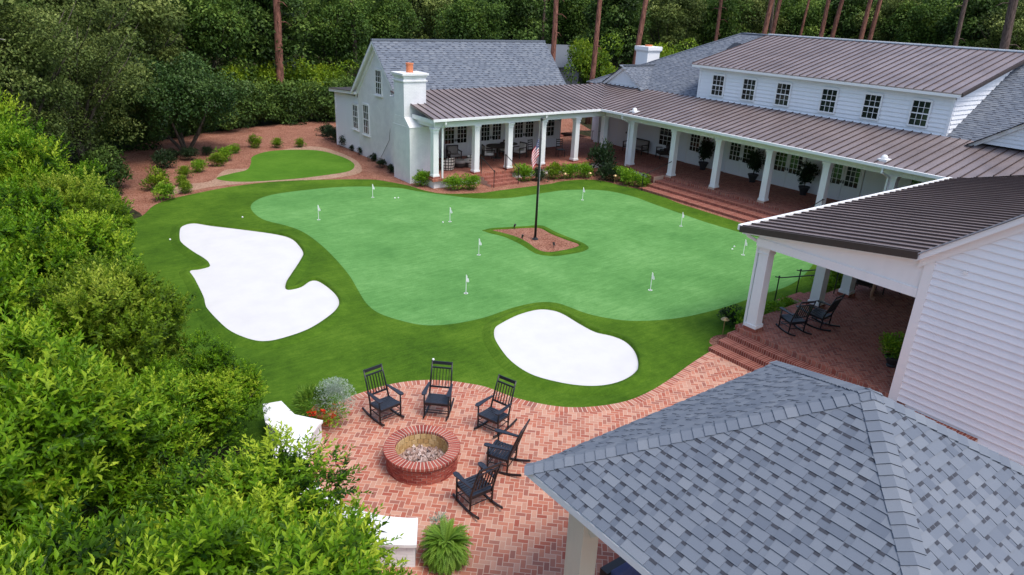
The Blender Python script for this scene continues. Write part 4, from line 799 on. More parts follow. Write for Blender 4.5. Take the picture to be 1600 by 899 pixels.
for px, d, lb in [((508, 213), 1.3, 'leftmost dark shrub beyond the lean-to'), ((518, 218), 1.3, 'second dark shrub beside the lean-to wall'), ((530, 223), 1.3, 'third dark shrub beside the lean-to wall'), ((542, 230), 1.15, 'dark shrub at the lean-to corner'), ((552, 236), .6, 'sparse small plant at the start of the gable wall'), ((566, 242), .7, 'sparse plant under the lower gable window'), ((583, 252), .7, 'small shrub in the middle of the gable wall'), ((596, 262), .75, 'dark shrub in front of the painted gable'), ((613, 270), .7, 'small shrub tucked behind the chimney')]: shrub(px, d, 'd', lb, gp)
# ------------------------------------------------------------------ fire pit
PC = (6.3, 11.15)
def tintmat(name, cols, rough=.85):
    n = NT(name); t = attr(n); g = n.noise(n.pos(), 45, 3); c = n.ramp(t, [(i/(len(cols)-1), q) for i, q in enumerate(cols)]); c = n.mix(n.ma('MULTIPLY', g, .4), c, tuple(k*.55 for k in cols[0])); n.bump(g, .008, .6); return n.fin(c, rough, .2)
m_pitb = tintmat('pit_brick', [(.25, .05, .04), (.36, .09, .065), (.44, .13, .09)]); m_mort = plain('mortar', (.50, .38, .31), .95); m_fireb = tintmat('fire_brick', [(.50, .31, .13), (.62, .42, .19), (.70, .52, .28)])
m_rock = tintmat('lava_rock', [(.28, .18, .15), (.5, .36, .31), (.68, .58, .54)])
pit = thing('fire_pit', 'round red brick fire pit with soldier brick rim and pale rocks on the patio', 'fire pit', (*PC, 0))
def ringbricks(b, r0, r1, z0, z1, n, off, gap, R, jit=.004):
    for i in range(n):
        a0 = 2*PI*(i+off)/n; a1 = 2*PI*(i+1+off)/n; g0 = gap/2/r0; g1 = gap/2/r1; P = []; j = R.uniform(-jit, jit)
        for z in (z0, z1+j*.5): P += [((r0+j)*math.cos(a0+g0), (r0+j)*math.sin(a0+g0), z), ((r1+j)*math.cos(a0+g1), (r1+j)*math.sin(a0+g1), z), ((r1+j)*math.cos(a1-g1), (r1+j)*math.sin(a1-g1), z), ((r0+j)*math.cos(a1-g0), (r0+j)*math.sin(a1-g0), z)]
        b.hexa(P, R.random())
Rr = random.Random(3); b = MB()
for k in range(6): ringbricks(b, .66, .765, .006+k*.064, .006+k*.064+.054, 24, (k % 2)*.5, .012, Rr)
w_ = b.build('wall', m_pitb, pit, world=False); b = MB(); b.lathe((0, 0, 0), [(.755, 0), (.755, .395), (.60, .395), (.60, 0)], 64); b.build('mortar', m_mort, w_, world=False)
b = MB(); ringbricks(b, .565, .82, .395, .465, 56, 0, .02, Rr); r_ = b.build('rim', m_pitb, pit, world=False, bevel=.006); b = MB(); b.lathe((0, 0, 0), [(.57, .397), (.57, .457), (.81, .457), (.81, .397)], 64); b.build('mortar', m_mort, r_, world=False)
b = MB()
for k in range(3): ringbricks(b, .562, .60, .02+k*.125, .02+k*.125+.118, 28, (k % 2)*.5, .01, Rr, .002)
b.build('lining', m_fireb, pit, world=False)
b = MB(); b.lathe((0, 0, .06), [(.0005, 0), (.57, 0)], 32)
for i in range(300):
    a = Rr.uniform(0, 2*PI); r = .53*math.sqrt(Rr.random()); s = Rr.uniform(.022, .05); c = Vector((r*math.cos(a), r*math.sin(a), .07+.1*(1-r/.55)+Rr.uniform(0, .03))); t = Rr.random()
    M_ = [Vector((Rr.gauss(0, 1), Rr.gauss(0, 1), Rr.gauss(0, 1))).normalized()*s*Rr.uniform(.7, 1.2) for _ in range(3)]; x, y, z = M_[0], M_[0].cross(M_[1]).normalized()*s, M_[2]
    b.hexa([c-x-y-z*.6, c+x-y*.8-z, c+x*.7+y-z*.5, c-x+y*.6-z*.8, c-x*.6-y*.7+z, c+x*.8-y*.5+z*.7, c+x*.5+y*.8+z, c-x*.7+y*.5+z*.6], t)
b.build('rocks', m_rock, pit, world=False)
# seat wall
sw = thing('seat_wall', 'low curved white brick seat wall around the left side of the fire pit', 'wall', (3.6, 11.15, 0))
def arcpts(r, a0, a1, n=24): return [(PC[0]+r*math.cos(math.radians(a0+(a1-a0)*i/n)), PC[1]+r*math.sin(math.radians(a0+(a1-a0)*i/n))) for i in range(n+1)]
def polar(r, a): return (PC[0]+r*math.cos(math.radians(a)), PC[1]+r*math.sin(math.radians(a)))
ring = arcpts(2.42, 127, 238)+arcpts(3.02, 238, 127); b = MB(); b.prism(ring, 0, .5); b.build('wall', m_pby, sw)
b = MB(); b.prism([polar(3.0, 128.5), polar(3.7, 121.5), polar(3.95, 125), polar(3.5, 134), polar(3.0, 140)], 0, .5); b.build('buttress', m_pbx, sw)
ring = arcpts(2.38, 126.4, 238.6)+arcpts(3.08, 238.6, 141); ring += [polar(3.55, 134.6), polar(4.02, 125), polar(3.72, 120.6), polar(3.1, 126.5)]
b = MB(); b.prism(ring, .5, .56); b.build('cap', m_white, sw, bevel=.01)
# ------------------------------------------------------------------ planters
def pot(parent, r=.24, h=.36, mat=m_terra):
    b = MB(); b.lathe((0, 0, 0), [(.001, 0), (r*.62, 0), (r*.66, .04), (r*.55, .07), (r*.8, h*.5), (r, h*.85), (r*1.1, h*.87), (r*1.1, h), (r*.95, h), (r*.9, h-.05), (.001, h-.05)], 22); b.build('pot', mat, parent, world=False)
fp = thing('fern_planter', 'potted fern with arching green fronds beside the end of the white seat wall', 'planter', (*G(697, 878), 0)); pot(fp)
R = np.random.default_rng(9); P = []; A = []; N = []; L = []; T = []
for i in range(330):
    az = R.uniform(0, 2*PI); el = R.uniform(-.35, 1.35); ln = R.uniform(.42, .62); h0 = np.array([0, 0, .34]); d = np.array([math.cos(az)*math.cos(el), math.sin(az)*math.cos(el), math.sin(el)]); tone = R.uniform(-.18, .2)
    side = np.array([-math.sin(az), math.cos(az), 0]); p = h0.copy(); v = d.copy()
    for k in range(20):
        p = p+v*ln/20; v = v+np.array([0, 0, -.075-.03*math.cos(el)]); v /= np.linalg.norm(v); w = .075*math.sin(PI*min(1, (k+3)/22))
        for s in (-1, 1): P.append(p.copy()); A.append(side*s+v*.5); N.append(np.cross(side, v)*-1+np.array([0, 0, .2])); L.append(w); T.append(.5+tone+.15*k/20)
V, F, T = leaves(np.array(P), np.array(A), np.array(N), np.array(L), np.full(len(L), .03), np.clip(np.array(T), 0, 1)); link('fern_fronds', mesh_np('fern_fronds', V, F, T, l_fern), fp)
R = np.random.default_rng(19); n = 260; m_fl = leafm('red_petal', (.5, .02, .01), (.7, .05, .02), (.8, .15, .03), .2, .5)
def spray(parent, name, c, rad, mat, n, L, W, seed, up=.6, base=.5):
    R = np.random.default_rng(seed); d = rdir(R, n, up); P = np.array(c)+d*rad*R.uniform(.35, 1, n)[:, None]; A = unit(d+np.array([0, 0, .3])+R.normal(size=(n, 3))*.4); N = rdir(R, n, 1)
    V, F, T = leaves(P, A, N, L*R.uniform(.6, 1.2, n), W*R.uniform(.7, 1.2, n), np.clip(base+R.normal(0, .18, n), 0, 1)); return link(name, mesh_np(name, V, F, T, mat), parent)
spray(fp, 'silver_foliage', (.12, .42, .5), .2, l_silver, 420, .05, .015, 3); spray(fp, 'flower', (.4, .02, .42), .05, m_fl, 16, .05, .04, 4)
up_ = thing('flower_planter', 'planter of silver foliage and red flowers by the far end of the seat wall', 'planter', (5.2, 13.75, 0)); pot(up_, .27, .4)
spray(up_, 'silver_foliage', (.22, -.05, .62), .5, l_silver, 3600, .055, .016, 5); spray(up_, 'green_foliage', (-.25, .12, .55), .42, l_fern, 900, .15, .028, 6)
spray(up_, 'trailing_foliage', (.1, -.28, .42), .34, l_shrub, 500, .08, .03, 16, .1)
for k, (dx, dy, dz) in enumerate(((-.38, -.3, .55), (-.2, -.42, .6), (-.42, -.14, .48), (.02, -.45, .42))): spray(up_, 'flower', (dx, dy, dz), .04, m_fl, 18, .06, .045, 20+k)
# ------------------------------------------------------------------ rocking chairs
def rocker(name, label, x, y, z, face, group):
    t = thing(name, label, 'rocking chair', (x, y, z), math.atan2(face[1], face[0])+PI/2, group); hw = .28
    for s in (-1, 1):
        b = MB(); pts = [(s*hw, -.40+.92*i/12, .022+.55*((-.40+.92*i/12)**2)*.55) for i in range(13)]
        for p, q in zip(pts[:-1], pts[1:]): b.bar(p, q, .032, .045)
        b.build('rocker', m_chair, t, world=False)
        b = MB(); b.tube([(s*(hw+.01), -.25, .05), (s*(hw+.012), -.25, .40), (s*(hw+.015), -.24, .64)], [.019, .022, .017], 8); b.build('leg', m_chair, t, world=False, smooth=True)
        b = MB(); b.tube([(s*(hw-.02), .19, .05), (s*(hw-.02), .21, .42), (s*(hw-.03), .33, .80), (s*(hw-.035), .46, 1.16)], [.019, .023, .021, .017], 8); b.build('back_post', m_chair, t, world=False, smooth=True)
        b = MB(); P = [(s*(hw-.03), .27), (s*(hw-.035), -.1), (s*(hw-.05), -.27), (s*(hw-.02), -.34), (s*(hw+.055), -.33), (s*(hw+.075), -.26), (s*(hw+.055), -.05), (s*(hw+.02), .27)]
        b.prism(P, .635, .66); b.build('arm', m_seatp, t, world=False)
    b = MB()
    for i in range(8): y = -.27+.063*i; zc = .415-.035*i/7-.015*math.sin(PI*i/7); b.box(-hw+.0, hw-.0, y-.027, y+.027, zc-.012, zc+.012)
    b.build('seat', m_seatp, t, world=False, bevel=.004)
    b = MB(); b.box(-hw, hw, -.27, -.245, .34, .39); b.box(-hw, hw, .165, .19, .30, .36)
    for s in (-1, 1): b.box(s*(hw-.02)-.012, s*(hw-.02)+.012, -.25, .19, .33, .385)
    b.build('seat_frame', m_chair, t, world=False)
    b = MB(); b.tube([(-hw, -.25, .2), (hw, -.25, .2)], .011, 6); b.tube([(-hw, -.25, .13), (hw, -.25, .13)], .011, 6); b.tube([(-hw, .195, .17), (hw, .195, .17)], .011, 6)
    for s in (-1, 1): b.tube([(s*hw, -.25, .22), (s*(hw-.02), .2, .22)], .011, 6)
    b.build('stretcher', m_chair, t, world=False)
    for z0, z1 in ((1.085, 1.15), (.99, 1.02), (.54, .575)):
        b = MB(); y0 = .21+(z0-.42)*.335; y1 = .21+(z1-.42)*.335; b.hexa([(-hw+.03, y0-.012, z0), (hw-.03, y0-.012, z0), (hw-.03, y0+.012, z0), (-hw+.03, y0+.012, z0), (-hw+.03, y1-.012, z1), (hw-.03, y1-.012, z1), (hw-.03, y1+.012, z1), (-hw+.03, y1+.012, z1)])
        b.build('back_rail', m_chair, t, world=False)
    for i in range(6):
        b = MB(); x_ = -.19+.076*i; b.bar((x_, .255, .56), (x_, .402, 1.0), .032, .012, up=(1, 0, 0)); b.build('back_slat', m_chair, t, world=False)
    return t
gpz = 'black rocking chairs around the fire pit'
def toward(p): d = Vector((PC[0]-p[0], PC[1]-p[1])); return (d.x, d.y)
def turn(v, deg): a = math.radians(deg); return (v[0]*math.cos(a)-v[1]*math.sin(a), v[0]*math.sin(a)+v[1]*math.cos(a))
p = G(601, 652); rocker('rocking_chair', 'leftmost black rocking chair behind the fire pit, beside the flower planter', p[0], p[1], .016, turn(toward(p), 12), gpz)
p = G(685, 645); rocker('rocking_chair', 'black rocking chair straight behind the fire pit with its back to the turf', p[0], p[1], .016, turn(toward(p), -2), gpz)
p = G(772, 670); rocker('rocking_chair', 'black rocking chair right behind the fire pit nearest the smaller bunker', p[0], p[1], .016, turn(toward(p), 10), gpz)
p = G(786, 729); rocker('rocking_chair', 'black rocking chair seen side on at the right of the fire pit', p[0], p[1], .016, turn(toward(p), -22), gpz)
p = G(743, 787); rocker('rocking_chair', 'nearest black rocking chair beside the potted fern with its back to us', p[0], p[1], .016, turn(toward(p), -8), gpz)
p = G(1237, 517, .53); rocker('rocking_chair', 'nearer black rocking chair on the near porch', p[0], p[1], .53, (.35, .93), 'black rocking chairs on the near porch')
p = G(1279, 509, .53); rocker('rocking_chair', 'farther black rocking chair on the near porch by the side steps', p[0], p[1], .53, (-.05, 1), 'black rocking chairs on the near porch')
# ------------------------------------------------------------------ golf things
m_ball = plain('white_plastic', (.85, .85, .85), .4); m_cup = plain('hole_dark', (.02, .03, .02), .8)
gf = None
names = {0: 'pin flag nearest the narrow left end of the putting green', 1: 'pin flag farthest left by the cottage chimney', 2: 'pin flag in the upper middle of the putting green left of the flagpole', 3: 'pin flag between the flagpole bed and the large bunker', 4: 'pin flag nearest the fire pit', 5: 'pin flag nearest the smaller bunker', 6: 'pin flag at the back of the green in front of the corner shrubs', 7: 'pin flag in front of the wide brick steps', 8: 'pin flag nearest the near porch roof corner'}
for i, px in enumerate([(498, 344), (582.5, 309), (703, 347), (748, 399), (728, 459), (1016, 454), (910, 313), (1064, 354), (1161, 399)]):
    p = G(*px)
    if gf is None:
        gf = thing('golf_flag', names[0], 'golf flag', (p[0], p[1], .014), -.6, 'white pin flags on the putting green')
        b = MB(); b.tube([(0, 0, -.01), (0, 0, .68)], .0105, 6); b.build('pole', m_ball, gf, world=False)
        b = MB()
        for k in range(5):
            f = lambda q: (.012+.035*q+.012*math.sin(q*4), .02*math.sin(q*3), 0)
            a = f(k/5*3); c = f((k+1)/5*3); zt, zb = .675-.05*k, .42-.005*k; zt2, zb2 = .675-.05*(k+1), .42-.005*(k+1)+.03*(k > 2)
            b.quad((a[0], a[1], zb), (c[0], c[1], zb2), (c[0], c[1], zt2), (a[0], a[1], zt))
        b.build('flag', m_ball, gf, world=False)
        b = MB(); b.lathe((0, 0, 0), [(.0005, .003), (.052, .003)], 16); cu = b.build('cup', m_cup, gf, world=False); b = MB(); b.lathe((0, 0, 0), [(.05, .004), (.06, .006), (.075, .003)], 18); b.build('ring', m_ball, cu, world=False)
    else: dup(gf, (p[0], p[1], .014), -.6+.25*math.sin(i*2), names[i])
for i, (px, lb) in enumerate([((617, 311), 'golf ball left of a close pair near the cottage steps'), ((622.5, 310.5), 'golf ball right of a close pair near the cottage steps'), ((692, 349), 'golf ball beside the upper middle pin flag'), ((1144, 391), 'golf ball left of the pin flag near the porch roof corner'), ((1147, 387), 'golf ball farther of two near the porch roof corner'), ((677, 564), 'lone golf ball on the dark turf above the fire pit'), ((379, 341), 'golf ball on the rim of the large bunker'), ((266, 376), 'golf ball on the dark turf left of the large bunker')]):
    p = G(*px); b = MB(); b.ball((0, 0, 0), .036, 1, 8); o = b.build('golf_ball', m_ball, None, world=False, smooth=True); o.location = (p[0], p[1], .045); tag(o, lb, 'golf ball', 'white golf balls')
# flagpole
fx, fy = G(836, 375); fl = thing('flagpole', 'black flagpole with small finial standing in the red mulch island', 'flagpole', (fx, fy, .02))
b = MB(); b.tube([(0, 0, 0), (0, 0, 2.5), (0, 0, 5.0)], [.055, .048, .036], 12); b.build('pole', m_black, fl, world=False, smooth=True)
b = MB(); b.ball((0, 0, 5.06), .06); b.build('finial', m_black, fl, world=False, smooth=True); b = MB(); b.lathe((0, 0, 0), [(.14, 0), (.14, .03), (.08, .06), (.06, .12)], 16); b.build('collar', m_black, fl, world=False)
b = MB(); b.tube([(.06, 0, 4.95), (.065, 0, 2.0), (.06, 0, 1.2)], .006, 5); b.build('halyard', m_ball, fl, world=False)
n = NT('stars_and_stripes'); u, v, _ = n.sep(n.co('UV')); st = n.ma('MODULO', n.ma('FLOOR', n.ma('MULTIPLY', v, 13.0)), 2.0); c = n.mix(st, (.55, .012, .03), (.85, .83, .83))
can = n.ma('MULTIPLY', n.ma('LESS_THAN', u, .36), n.ma('GREATER_THAN', v, .46)); sx = n.ma('SUBTRACT', n.ma('FRACT', n.ma('MULTIPLY', u, 15.0)), .5); sy = n.ma('SUBTRACT', n.ma('FRACT', n.ma('MULTIPLY', v, 9.0)), .5)
sd = n.ma('LESS_THAN', n.ma('ADD', n.ma('MULTIPLY', sx, sx), n.ma('MULTIPLY', sy, sy)), .05); c = n.mix(can, c, n.mix(sd, (.015, .025, .12), (.75, .75, .75))); m_flag = n.fin(c, .8, .1)
b = MB(); b.uv = []; nu, nv = 30, 18
for i in range(nu+1):
    for j in range(nv+1):
        q = i/nu; r = j/nv; x_ = .045+.36*q**.7*(.6+.4*r)+.025*math.sin(q*9+r*1.5); y_ = .05*math.sin(q*11+r*2.2)*q**.4; z_ = 4.3-(1-r)*.70-q*.80*(.85+.15*r)
        b.v.append((-x_, y_, z_)); b.uv.append((q, r))
for i in range(nu):
    for j in range(nv): a = i*(nv+1)+j; b.f.append((a, a+1, a+nv+2, a+nv+1)); b.t.append(.5)
o = b.build('flag', m_flag, None, world=False, smooth=True); o.location = (fx, fy, .02); o.rotation_euler = (0, 0, math.atan2(CR.y, CR.x)+.35); tag(o, 'limp red and white striped flag hanging from the black flagpole', 'flag')
# path lights and spot lights
m_brass = plain('brass', (.42, .3, .14), .4, .5, .1, 6, .6)
def pathlight(px, label, h=.45, s=1.0, z=0.0):
    p = G(*px, z); t = thing('path_light', label, 'light', (p[0], p[1], z), 0, 'brass path lights in the beds'); b = MB(); b.tube([(0, 0, 0), (0, 0, h)], .014*s, 8); b.build('stem', m_brass, t, world=False)
    b = MB(); b.lathe((0, 0, 0), [(.02, h+.07), (.05, h+.065), (.12*s, h), (.115*s, h-.012), (.03, h+.005)], 18); b.build('hat', m_brass, t, world=False)
pathlight((1129, 522), 'brass mushroom path light at the near porch corner', .5, 1.1); pathlight((882, 284), 'path light below the last cottage porch column'); pathlight((921, 283), 'path light left of the dark corner shrub'); pathlight((960, 287), 'path light right of the dark corner shrub')
for px, lb in (((804, 359), 'small black spotlight at the far left edge of the flagpole bed'), ((865, 388), 'small black spotlight in front of the flagpole'), ((816, 376), 'small black spotlight left of the flagpole foot')):
    p = G(*px); t = thing('spotlight', lb, 'light', (p[0], p[1], .02), 0, 'spotlights around the flagpole'); b = MB(); b.tube([(0, 0, 0), (0, 0, .14)], .012, 6); b.build('stake', m_black, t, world=False); d = (Vector((fx, fy, 2.5))-Vector((p[0], p[1], .1))).normalized()*.12; c0 = Vector((0, 0, .17)); b = MB(); b.tube([c0-d*.6, c0+d*.6], [.035, .05], 10); b.build('lamp_head', m_black, t, world=False)
# handrails
def handrail(label, pts, posts):
    o = pts[0]; t = thing('handrail', label, 'handrail', (posts[0][0], posts[0][1], posts[0][2])); b = MB(); b.tube(pts, .02, 8); b.build('rail', m_black, t)
    for (x, y, z0, z1) in posts: b = MB(); b.tube([(x, y, z0), (x, y, z1)], .022, 8); b.ball((x, y, z1+.02), .035); b.build('post', m_black, t)
for u_, lb in ((21.85, 'left black handrail of the cottage steps'), (23.5, 'right black handrail of the cottage steps')): handrail(lb, [(u_, 31.95, 1.4), (u_, 31.75, 1.4), (u_, 30.65, .92), (u_, 30.5, .9)], [(u_, 30.6, 0, .92), (u_, 31.85, .53, 1.42)])
for v_, lb in ((26.3, 'black handrail at the left end of the wide brick steps'), (17.0, 'black handrail at the right end of the wide brick steps')): handrail(lb, [(31.2, v_, 1.42), (31.0, v_, 1.42), (29.0, v_, .92), (28.8, v_, .9)], [(28.85, v_, 0, .92), (31.05, v_, .53, 1.43)])
for u_, lb in ((21.25, 'left black handrail of the near side steps'), (22.55, 'right black handrail of the near side steps')): handrail(lb, [(u_, 11.1, 1.45), (u_, 11.35, 1.42), (u_, 12.55, .93), (u_, 12.75, .9)], [(u_, 12.6, 0, .94), (u_, 11.25, .53, 1.46)])
# ------------------------------------------------------------------ porch furniture
n = NT('trellis_wicker'); x, y, z = n.sep(n.co('Object')); a_ = n.ma('FRACT', n.ma('MULTIPLY', n.ma('ADD', n.ma('ARCTAN2', y, x), 9.0), 2.6)); zz_ = n.ma('FRACT', n.ma('DIVIDE', n.ma('ADD', z, 3.0), .165))
e_ = n.ma('MINIMUM', n.ma('MINIMUM', a_, n.ma('SUBTRACT', 1.0, a_)), n.ma('MINIMUM', zz_, n.ma('SUBTRACT', 1.0, zz_))); m_trel = n.fin(n.mix(n.ma('GREATER_THAN', e_, .14), (.03, .024, .02), (.62, .58, .5)), .7, .2)
m_cushion = plain('taupe_cushion', (.30, .26, .23), .9); m_wick = plain('dark_wicker', (.045, .033, .028), .6, .3, .3, 40); m_creamc = plain('cream_cloth', (.55, .52, .46), .9)
def tub(label, px, rz):
    p = G(*px, .53); t = thing('tub_chair', label, 'chair', (p[0], p[1], .53), rz, 'patterned tub chairs on the cottage porch'); b = MB(); n_ = 22; pr = [(.36, .04), (.41, .3), (.42, .72), (.36, .72), (.34, .4)]; base = 0
    for i in range(n_+1):
        a = -.45*PI*1.3+i/n_*PI*1.17+PI*.0; a = PI*(-.1)+i/n_*PI*1.2
        for r, z in pr: b.v.append((r*math.cos(a), r*math.sin(a), z*(1 if z < .5 else .8+.2*math.sin(min(PI, max(0, a))))))
    m_ = len(pr)
    for i in range(n_):
        for k in range(m_-1): q = i*m_+k; b.f.append((q, q+m_, q+m_+1, q+1)); b.t.append(.5)
    b.build('shell', m_trel, t, world=False); b = MB(); b.lathe((0, 0, 0), [(.34, .05), (.36, .3), (.001, .3)], 20); b.build('base', m_wick, t, world=False); b = MB(); b.lathe((0, 0, 0), [(.34, .3), (.35, .36), (.33, .43), (.001, .44)], 20); b.build('cushion', m_creamc, t, world=False)
tub('patterned tub chair nearest the cottage corner post', (699, 265), 3.3); tub('patterned tub chair half hidden behind the corner post', (674, 257), 1.6); tub('patterned tub chair beside the first porch column', (734, 261), 4.3)
def armchair(label, x, y, z, rz, cush=m_cushion, w=.7, group=None, name='armchair', cat='chair'):
    t = thing(name, label, cat, (x, y, z), rz, group); h = w/2; b = MB()
    for s in (-1, 1):
        for yy in (-.32, .3): b.box(s*h-.025, s*h+.025, yy-.025, yy+.025, 0, .62 if yy < 0 else .9)
        b.box(s*h-.035, s*h+.035, -.36, .32, .6, .64)
    b.box(-h, h, -.33, .33, .26, .31); b.box(-h, h, .28, .32, .84, .9); b.build('frame', m_wick, t, world=False)
    for i in range(max(3, int(w*9))): b = MB(); x_ = -h+.05+(w-.1)*i/(max(3, int(w*9))-1); b.box(x_-.012, x_+.012, .29, .31, .31, .84); b.build('back_slat', m_wick, t, world=False)
    b = MB(); b.box(-h+.03, h-.03, -.32, .27, .31, .44); b.build('seat_cushion', cush, t, world=False, bevel=.03); b = MB(); b.hexa([(-h+.04, .13, .44), (h-.04, .13, .44), (h-.04, .27, .44), (-h+.04, .27, .44), (-h+.04, .22, .82), (h-.04, .22, .82), (h-.04, .34, .82), (-h+.04, .34, .82)]); b.build('back_cushion', cush, t, world=False, bevel=.03); return t
p = G(709, 252, .53); armchair('dark wicker armchair with taupe cushions facing us on the cottage porch', p[0], p[1], .53, -.2)
p = G(718, 261, .53); t = thing('ottoman', 'low taupe cushioned ottoman between the porch chairs', 'ottoman', (p[0], p[1], .53)); b = MB(); b.lathe((0, 0, 0), [(.3, 0), (.38, .1), (.38, .26)], 20); b.build('base', m_wick, t, world=False); b = MB(); b.lathe((0, 0, 0), [(.38, .26), (.4, .32), (.36, .4), (.001, .41)], 20); b.build('cushion', m_cushion, t, world=False)
def rtable(label, x, y, z, r=.65, legs=False):
    t = thing('round_table', label, 'table', (x, y, z)); b = MB(); b.lathe((0, 0, 0), [(.001, .71), (r, .71), (r+.01, .73), (r, .75), (.001, .75)], 28); b.build('tabletop', m_wick, t, world=False)
    if legs:
        for a in (.4, 2.0, 3.5, 5.1): b = MB(); b.tube([(r*.75*math.cos(a), r*.75*math.sin(a), .72), (r*.8*math.cos(a), r*.8*math.sin(a), 0)], .025, 8); b.build('leg', m_wick, t, world=False)
    else: b = MB(); b.lathe((0, 0, 0), [(.3, 0), (.28, .04), (.08, .1), (.07, .6), (.2, .71)], 18); b.build('pedestal', m_wick, t, world=False)
    return t
p = G(777, 247, .53); rtable('dark round dining table behind the cottage steps', p[0], p[1], .53, .7); p = G(806, 244, .53); q_ = p
rtable('second dark round table right of the cottage steps', p[0]-.3, p[1]+.4, .53, .55)
for px, rz, lb, cu in (((762, 250), 1.2, 'cream backed chair at the left of the dining table', m_creamc), ((790, 243), -1.0, 'cream backed chair between the two dark tables', m_creamc), ((812, 246), -1.4, 'cream backed chair at the right dark table', m_creamc)):
    p = G(*px, .53); armchair(lb, p[0], p[1], .53, rz, cu, .56, 'dining chairs on the cottage porch', 'dining_chair')
def slatchair(label, px, rz):
    p = G(*px, .53); t = thing('side_chair', label, 'chair', (p[0], p[1], .53), rz, 'black slat back chairs on the cottage porch')
    for s in (-1, 1):
        b = MB(); b.tube([(s*.21, .2, 0), (s*.21, .2, .45), (s*.2, .27, 1.08)], .018, 7); b.build('back_post', m_black, t, world=False); b = MB(); b.tube([(s*.21, -.2, 0), (s*.21, -.2, .44)], .018, 7); b.build('leg', m_black, t, world=False)
    b = MB(); b.box(-.23, .23, -.23, .22, .43, .46); b.build('seat', m_black, t, world=False); b = MB()
    for z in (.62, .76, .9, 1.02): b.box(-.2, .2, .205+(z-.45)*.1, .225+(z-.45)*.1, z-.025, z+.03)
    b.build('backrest', m_black, t, world=False)
slatchair('black slat back chair behind the flagpole', (832, 246), .2); slatchair('black slat back chair near the last cottage column', (875, 245), -.3)
# clubhouse porch
p = G(1002, 240, .53); armchair('dark sofa with pale cushions against the clubhouse wall', 34.6, p[1]+.4, .53, -PI/2, m_cushion, 1.7, None, 'sofa', 'sofa')
p = G(1035, 247, .53); armchair('dark wicker armchair beside the sofa on the clubhouse porch', p[0], p[1], .53, -PI/2-.5, m_wick, .75)
R = np.random.default_rng(77); pm = crown_cloud(71, 'potted_foliage', l_dk, .42, .7, 1.15, 26, .22, 60, L=.15, W=.06, zmin=.4, base=.45)
m_pot = plain('dark_pot', (.03, .03, .032), .5)
for px, lb in (((1112, 263), 'potted tree left of the first pair of clubhouse doors'), ((1178, 284), 'potted tree between the second and third clubhouse columns'), ((1257, 304), 'tall potted tree between the third and fourth clubhouse columns')):
    p = G(*px, .53); t = thing('potted_tree', lb, 'potted plant', (min(p[0], 34.6), p[1], .53), p[1], 'potted trees on the clubhouse porch'); pot(t, .27, .45, m_pot); link('foliage', pm, t); b = MB(); b.tube([(0, 0, .4), (.02, .01, 1.2)], .025, 6); b.build('stem', m_bark, t, world=False)
t = thing('potted_shrub', 'leafy potted shrub by the house wall on the near porch', 'potted plant', (*G(1392, 572, .53), .53)); pot(t, .2, .3, m_pot); link('foliage', sm['g'][0], t, (0, 0, .25), 0, 1.0)
p = G(1384, 460, .53); rtable('dark table deep in the near porch behind the rocking chairs', p[0]+.3, p[1]+.2, .53, .6, True)
p = G(1348, 458, .53); armchair('dark chair beside the standing person on the near porch', p[0]+.3, p[1]+.1, .53, 1.9, m_wick, .6, None)
# brick garden steps and wall seen through the gap between cottage and clubhouse
t = thing('garden_steps', 'brick steps and cheek wall in the gap between cottage and clubhouse', 'steps', (33, 40, 0)); b = MB()
for i in range(5): b.box(32.6, 34.4, 39.2+i*.35, 42, .12*i, .12*(i+1)+.3)
b.build('steps', m_stepx, t); b = MB(); b.box(31.7, 32.5, 38.4, 42, 0, 1.7); b.box(31.6, 32.6, 38.3, 42, 1.7, 1.8); b.build('cheek_wall', m_stepx, t)
b = MB(); b.quad((31.4, 36.6, .5), (35.3, 36.6, .5), (35.3, 39.2, .5), (31.4, 39.2, .5)); b.quad((31.4, 40.5, .52), (38, 40.5, .52), (38, 50, 2.6), (31.4, 50, 2.6)); struct('gap_terrace', b, m_mulch)
b = MB(); b.tube([(34.75, 36.1, 1.35), (34.75, 38.2, 1.05)], .02, 6); b.tube([(34.75, 36.9, .5), (34.75, 36.9, 1.2)], .02, 6); tag(b.build('handrail', m_black), 'short black handrail in the gap beside the clubhouse return wall', 'handrail')
# person standing on the near porch, mostly hidden by the beam
p = G(1361, 468, .53)
m_skin = plain('skin', (.42, .23, .15), .55); m_shirt = plain('dark_clothing', (.015, .015, .018), .8); m_hair = plain('brown_hair', (.05, .03, .02), .7)
ps = thing('person', 'person in dark shorts and top standing on the near porch behind the beam', 'person', (p[0], p[1], .53), .4)
def skin(name, verts, edges, radii, mat, root=0, parent=None):
    me = bpy.data.meshes.new(name); me.from_pydata(verts, edges, []); o = bpy.data.objects.new(name, me); COL.objects.link(o); md = o.modifiers.new('s', 'SKIN'); o.modifiers.new('u', 'SUBSURF').levels = 1; o.modifiers['u'].render_levels = 2
    if not me.skin_vertices: me.attributes
    for i, r in enumerate(radii): me.skin_vertices[0].data[i].radius = (r, r) if not isinstance(r, tuple) else r
    me.skin_vertices[0].data[root].use_root = True; me.materials.append(mat); o.parent = parent; return o
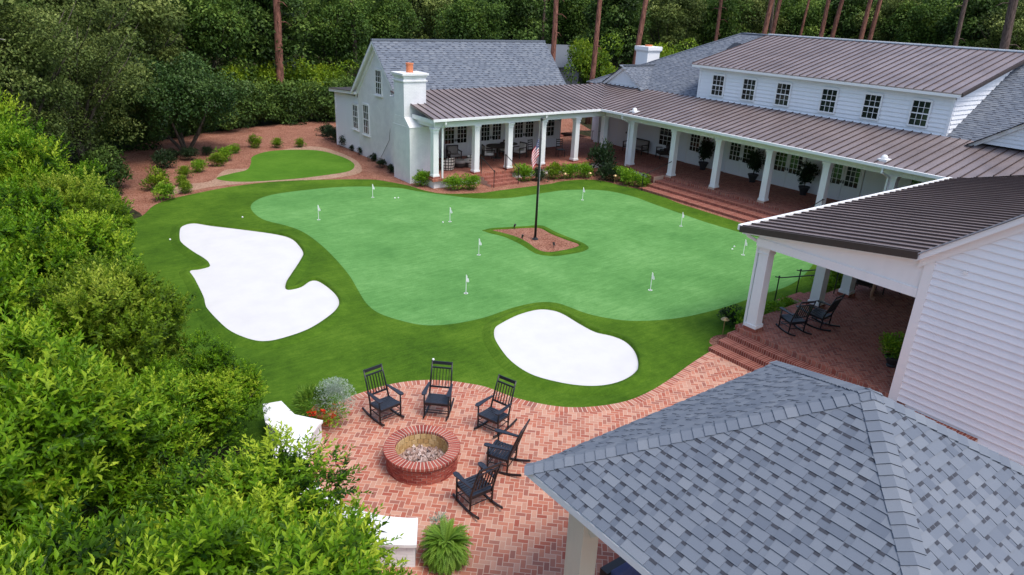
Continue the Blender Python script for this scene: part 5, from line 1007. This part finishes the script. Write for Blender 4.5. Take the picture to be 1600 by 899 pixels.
try:
    V_ = [(0, 0, .95), (0, 0, 1.15), (0, 0, 1.38), (0, 0, 1.5), (0, -.01, 1.6), (0, 0, 1.72)]; E_ = [(0, 1), (1, 2), (2, 3), (3, 4), (4, 5)]; Rd = [(.15, .1), (.12, .09), (.15, .1), .05, (.075, .09), (.06, .08)]
    for s in (-1, 1):
        k = len(V_); V_ += [(s*.1, 0, .88), (s*.11, -.01, .5), (s*.11, .02, .28), (s*.11, .02, .08), (s*.12, -.12, .03)]; E_ += [(0, k), (k, k+1), (k+1, k+2), (k+2, k+3), (k+3, k+4)]; Rd += [.085, .055, .055, .036, (.04, .028)]
        k = len(V_); V_ += [(s*.19, 0, 1.4), (s*.25, .02, 1.13), (s*.24, -.08, .9), (s*.23, -.12, .8)]; E_ += [(2, k), (k, k+1), (k+1, k+2), (k+2, k+3)]; Rd += [.055, .042, .028, .035]
    skin('body', V_, E_, Rd, m_skin, 0, ps)
    V_ = [(0, 0, .95), (0, 0, 1.15), (0, 0, 1.38), (0, 0, 1.46)]; E_ = [(0, 1), (1, 2), (2, 3)]; Rd = [(.17, .12), (.14, .11), (.165, .115), .08]
    for s in (-1, 1):
        k = len(V_); V_ += [(s*.1, 0, .86), (s*.11, -.005, .58)]; E_ += [(0, k), (k, k+1)]; Rd += [.11, .1]; k = len(V_); V_ += [(s*.19, 0, 1.4), (s*.23, .01, 1.22)]; E_ += [(2, k), (k, k+1)]; Rd += [.07, .06]
    skin('clothing', V_, E_, Rd, m_shirt, 0, ps)
    b = MB(); b.ball((0, .02, 1.69), .105, 1.05); b.build('hair', m_hair, ps, world=False, smooth=True)
except Exception as e: print('person', e)
# ------------------------------------------------------------------ light
W = bpy.data.worlds.new('World'); scn.world = W; W.use_nodes = True; nt = W.node_tree
S = Vector((.12, -.62, 1.25)).normalized()
sk = nt.nodes.new('ShaderNodeTexSky'); sk.sky_type = 'NISHITA'; sk.sun_disc = False
sk.sun_elevation = math.asin(S.z); sk.sun_rotation = math.atan2(S.x, S.y); sk.air_density = 1.0; sk.dust_density = 2.5; sk.ozone_density = 1.0
nt.links.new(sk.outputs[0], nt.nodes['Background'].inputs[0]); nt.nodes['Background'].inputs[1].default_value = .275
ld = bpy.data.lights.new('sun', 'SUN'); ld.energy = 2.3; ld.angle = math.radians(21); ld.color = (1, .96, .9)
lo = bpy.data.objects.new('sun', ld); COL.objects.link(lo); lo.rotation_euler = (-S).to_track_quat('-Z', 'Y').to_euler()
scn.view_settings.view_transform = 'Standard'; scn.view_settings.look = 'None'; scn.view_settings.exposure = 0
scn.cycles.max_bounces = 6; scn.cycles.transparent_max_bounces = 4; scn.cycles.diffuse_bounces = 4
